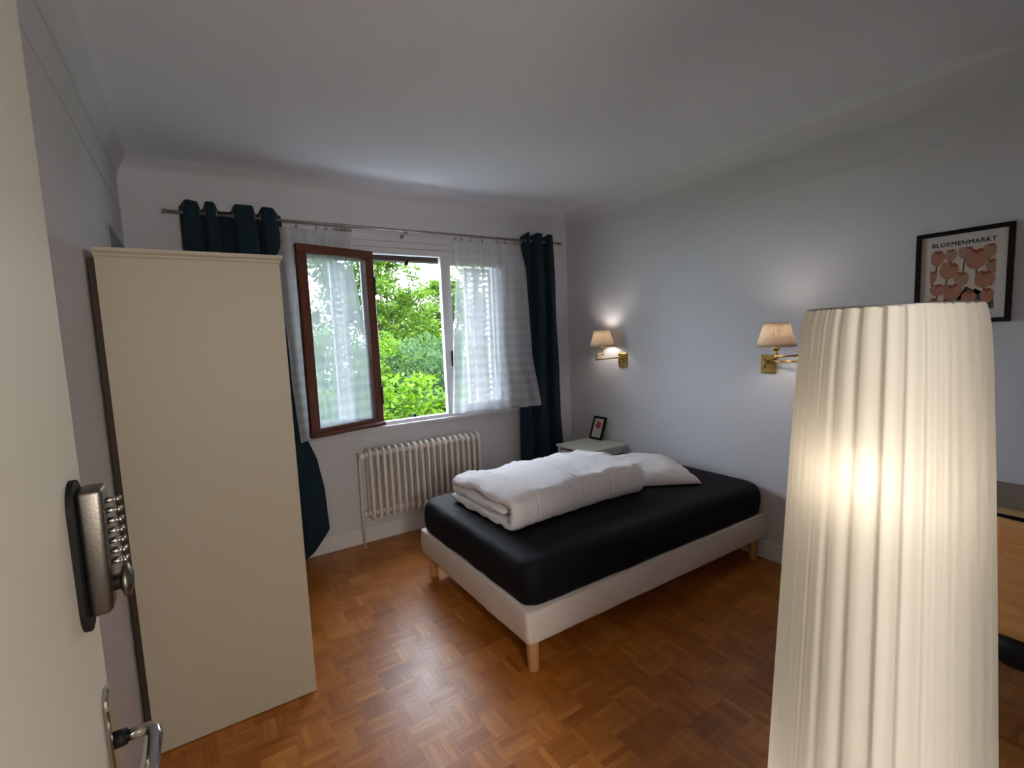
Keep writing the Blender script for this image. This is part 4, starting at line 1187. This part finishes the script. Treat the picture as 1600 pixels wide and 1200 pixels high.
# ------------------------------------------------------------------ FLOOR LAMP
LX, LY = 0.991, 0.347
fl = thing('floor_lamp', 'tall tapered column floor lamp with a glowing ivory pleated fabric shade', 'lamp', (LX, LY, 0))
NP, NZ = 480, 40
rl = random.Random(3)
edges = []
a = 0.0
while a < 2 * PI - 0.07:
    wdt = rl.choice([0.10, 0.12, 0.15, 0.19, 0.24]) ; edges.append((a, wdt)); a += wdt
edges = [(s_ * 2 * PI / a, w2 * 2 * PI / a) for s_, w2 in edges]
sh_h = [rl.uniform(0.55, 1.0) for _ in edges]
wob = [rl.uniform(-0.022, 0.022) for _ in edges]
def pleat(th, z):
    t = (z - 0.13) / 1.37
    for i, (s_, w2) in enumerate(edges):
        st = s_ + wob[i] * math.sin(t * 3 + i) * 0.6
        nx_ = edges[(i + 1) % len(edges)]; en = (nx_[0] if i + 1 < len(edges) else 2 * PI) + wob[(i + 1) % len(edges)] * math.sin(t * 3 + i + 1) * 0.6
        if st <= th < en:
            f = (th - st) / (en - st)
            return 0.0045 * sh_h[i] * (1 - f) ** 0.8 * min(1, f * 9) + 0.0012 * math.sin(f * 7 + i)
    return 0
def lrad(z):
    return interp(z, [0.12, 0.5, 0.66, 1.0, 1.24, 1.415, 1.47, 1.495, 1.502], [0.1845, 0.172, 0.165, 0.1495, 0.138, 0.1285, 0.1235, 0.1185, 0.115])
bm = bmesh.new()
zs = [0.13 + 1.37 * (k / NZ) for k in range(NZ)] + [1.488, 1.496, 1.500]
zs = sorted(zs)
rings = [[bm.verts.new(((lrad(z) + pleat(2 * PI * k / NP, z)) * math.cos(2 * PI * k / NP), (lrad(z) + pleat(2 * PI * k / NP, z)) * math.sin(2 * PI * k / NP), z)) for k in range(NP)] for z in zs]
for a_, b_ in zip(rings, rings[1:]):
    for k in range(NP): bm.faces.new((a_[k], a_[(k + 1) % NP], b_[(k + 1) % NP], b_[k]))
shd = obj('lamp_shade', bm, M_shade, fl, True)
bm = bmesh.new(); tube(bm, [(0.1155 * math.cos(2 * PI * k / 64), 0.1155 * math.sin(2 * PI * k / 64), 1.5005) for k in range(64)], 0.0022, 8, closed=True); obj('top_ring', bm, M_rod, shd, True)
bm = bmesh.new(); tube(bm, [(0.183 * math.cos(2 * PI * k / 64), 0.183 * math.sin(2 * PI * k / 64), 0.13) for k in range(64)], 0.0022, 8, closed=True); obj('bottom_ring', bm, M_rod, shd, True)
bm = bmesh.new(); lathe(bm, [(0.15, 0), (0.15, 0.014), (0.14, 0.02), (0.012, 0.026)], (0, 0, 0), 40); obj('base', bm, M_steel, fl, True)
bm = bmesh.new(); tube(bm, [(0, 0, 0.02), (0, 0, 1.10)], 0.008, 12); obj('pole', bm, M_steel, fl, True)
for (bx_, by_, bz_) in ((-0.069, 0.003, 1.195), (0.02, -0.01, 0.46)):
    bm = bmesh.new(); tube(bm, [(0, 0, bz_ - .10), (bx_, by_, bz_ - .06), (bx_, by_, bz_ - .02)], 0.011, 10)
    hd = obj('bulb_holder', bm, M_trim, fl, True)
    bm = bmesh.new(); lathe(bm, [(0.012, -0.02), (0.016, 0.0), (0.027, 0.028), (0.030, 0.045), (0.024, 0.066), (0.001, 0.076)], (bx_, by_, bz_), 18)
    obj('bulb', bm, M_bulb, hd, True)
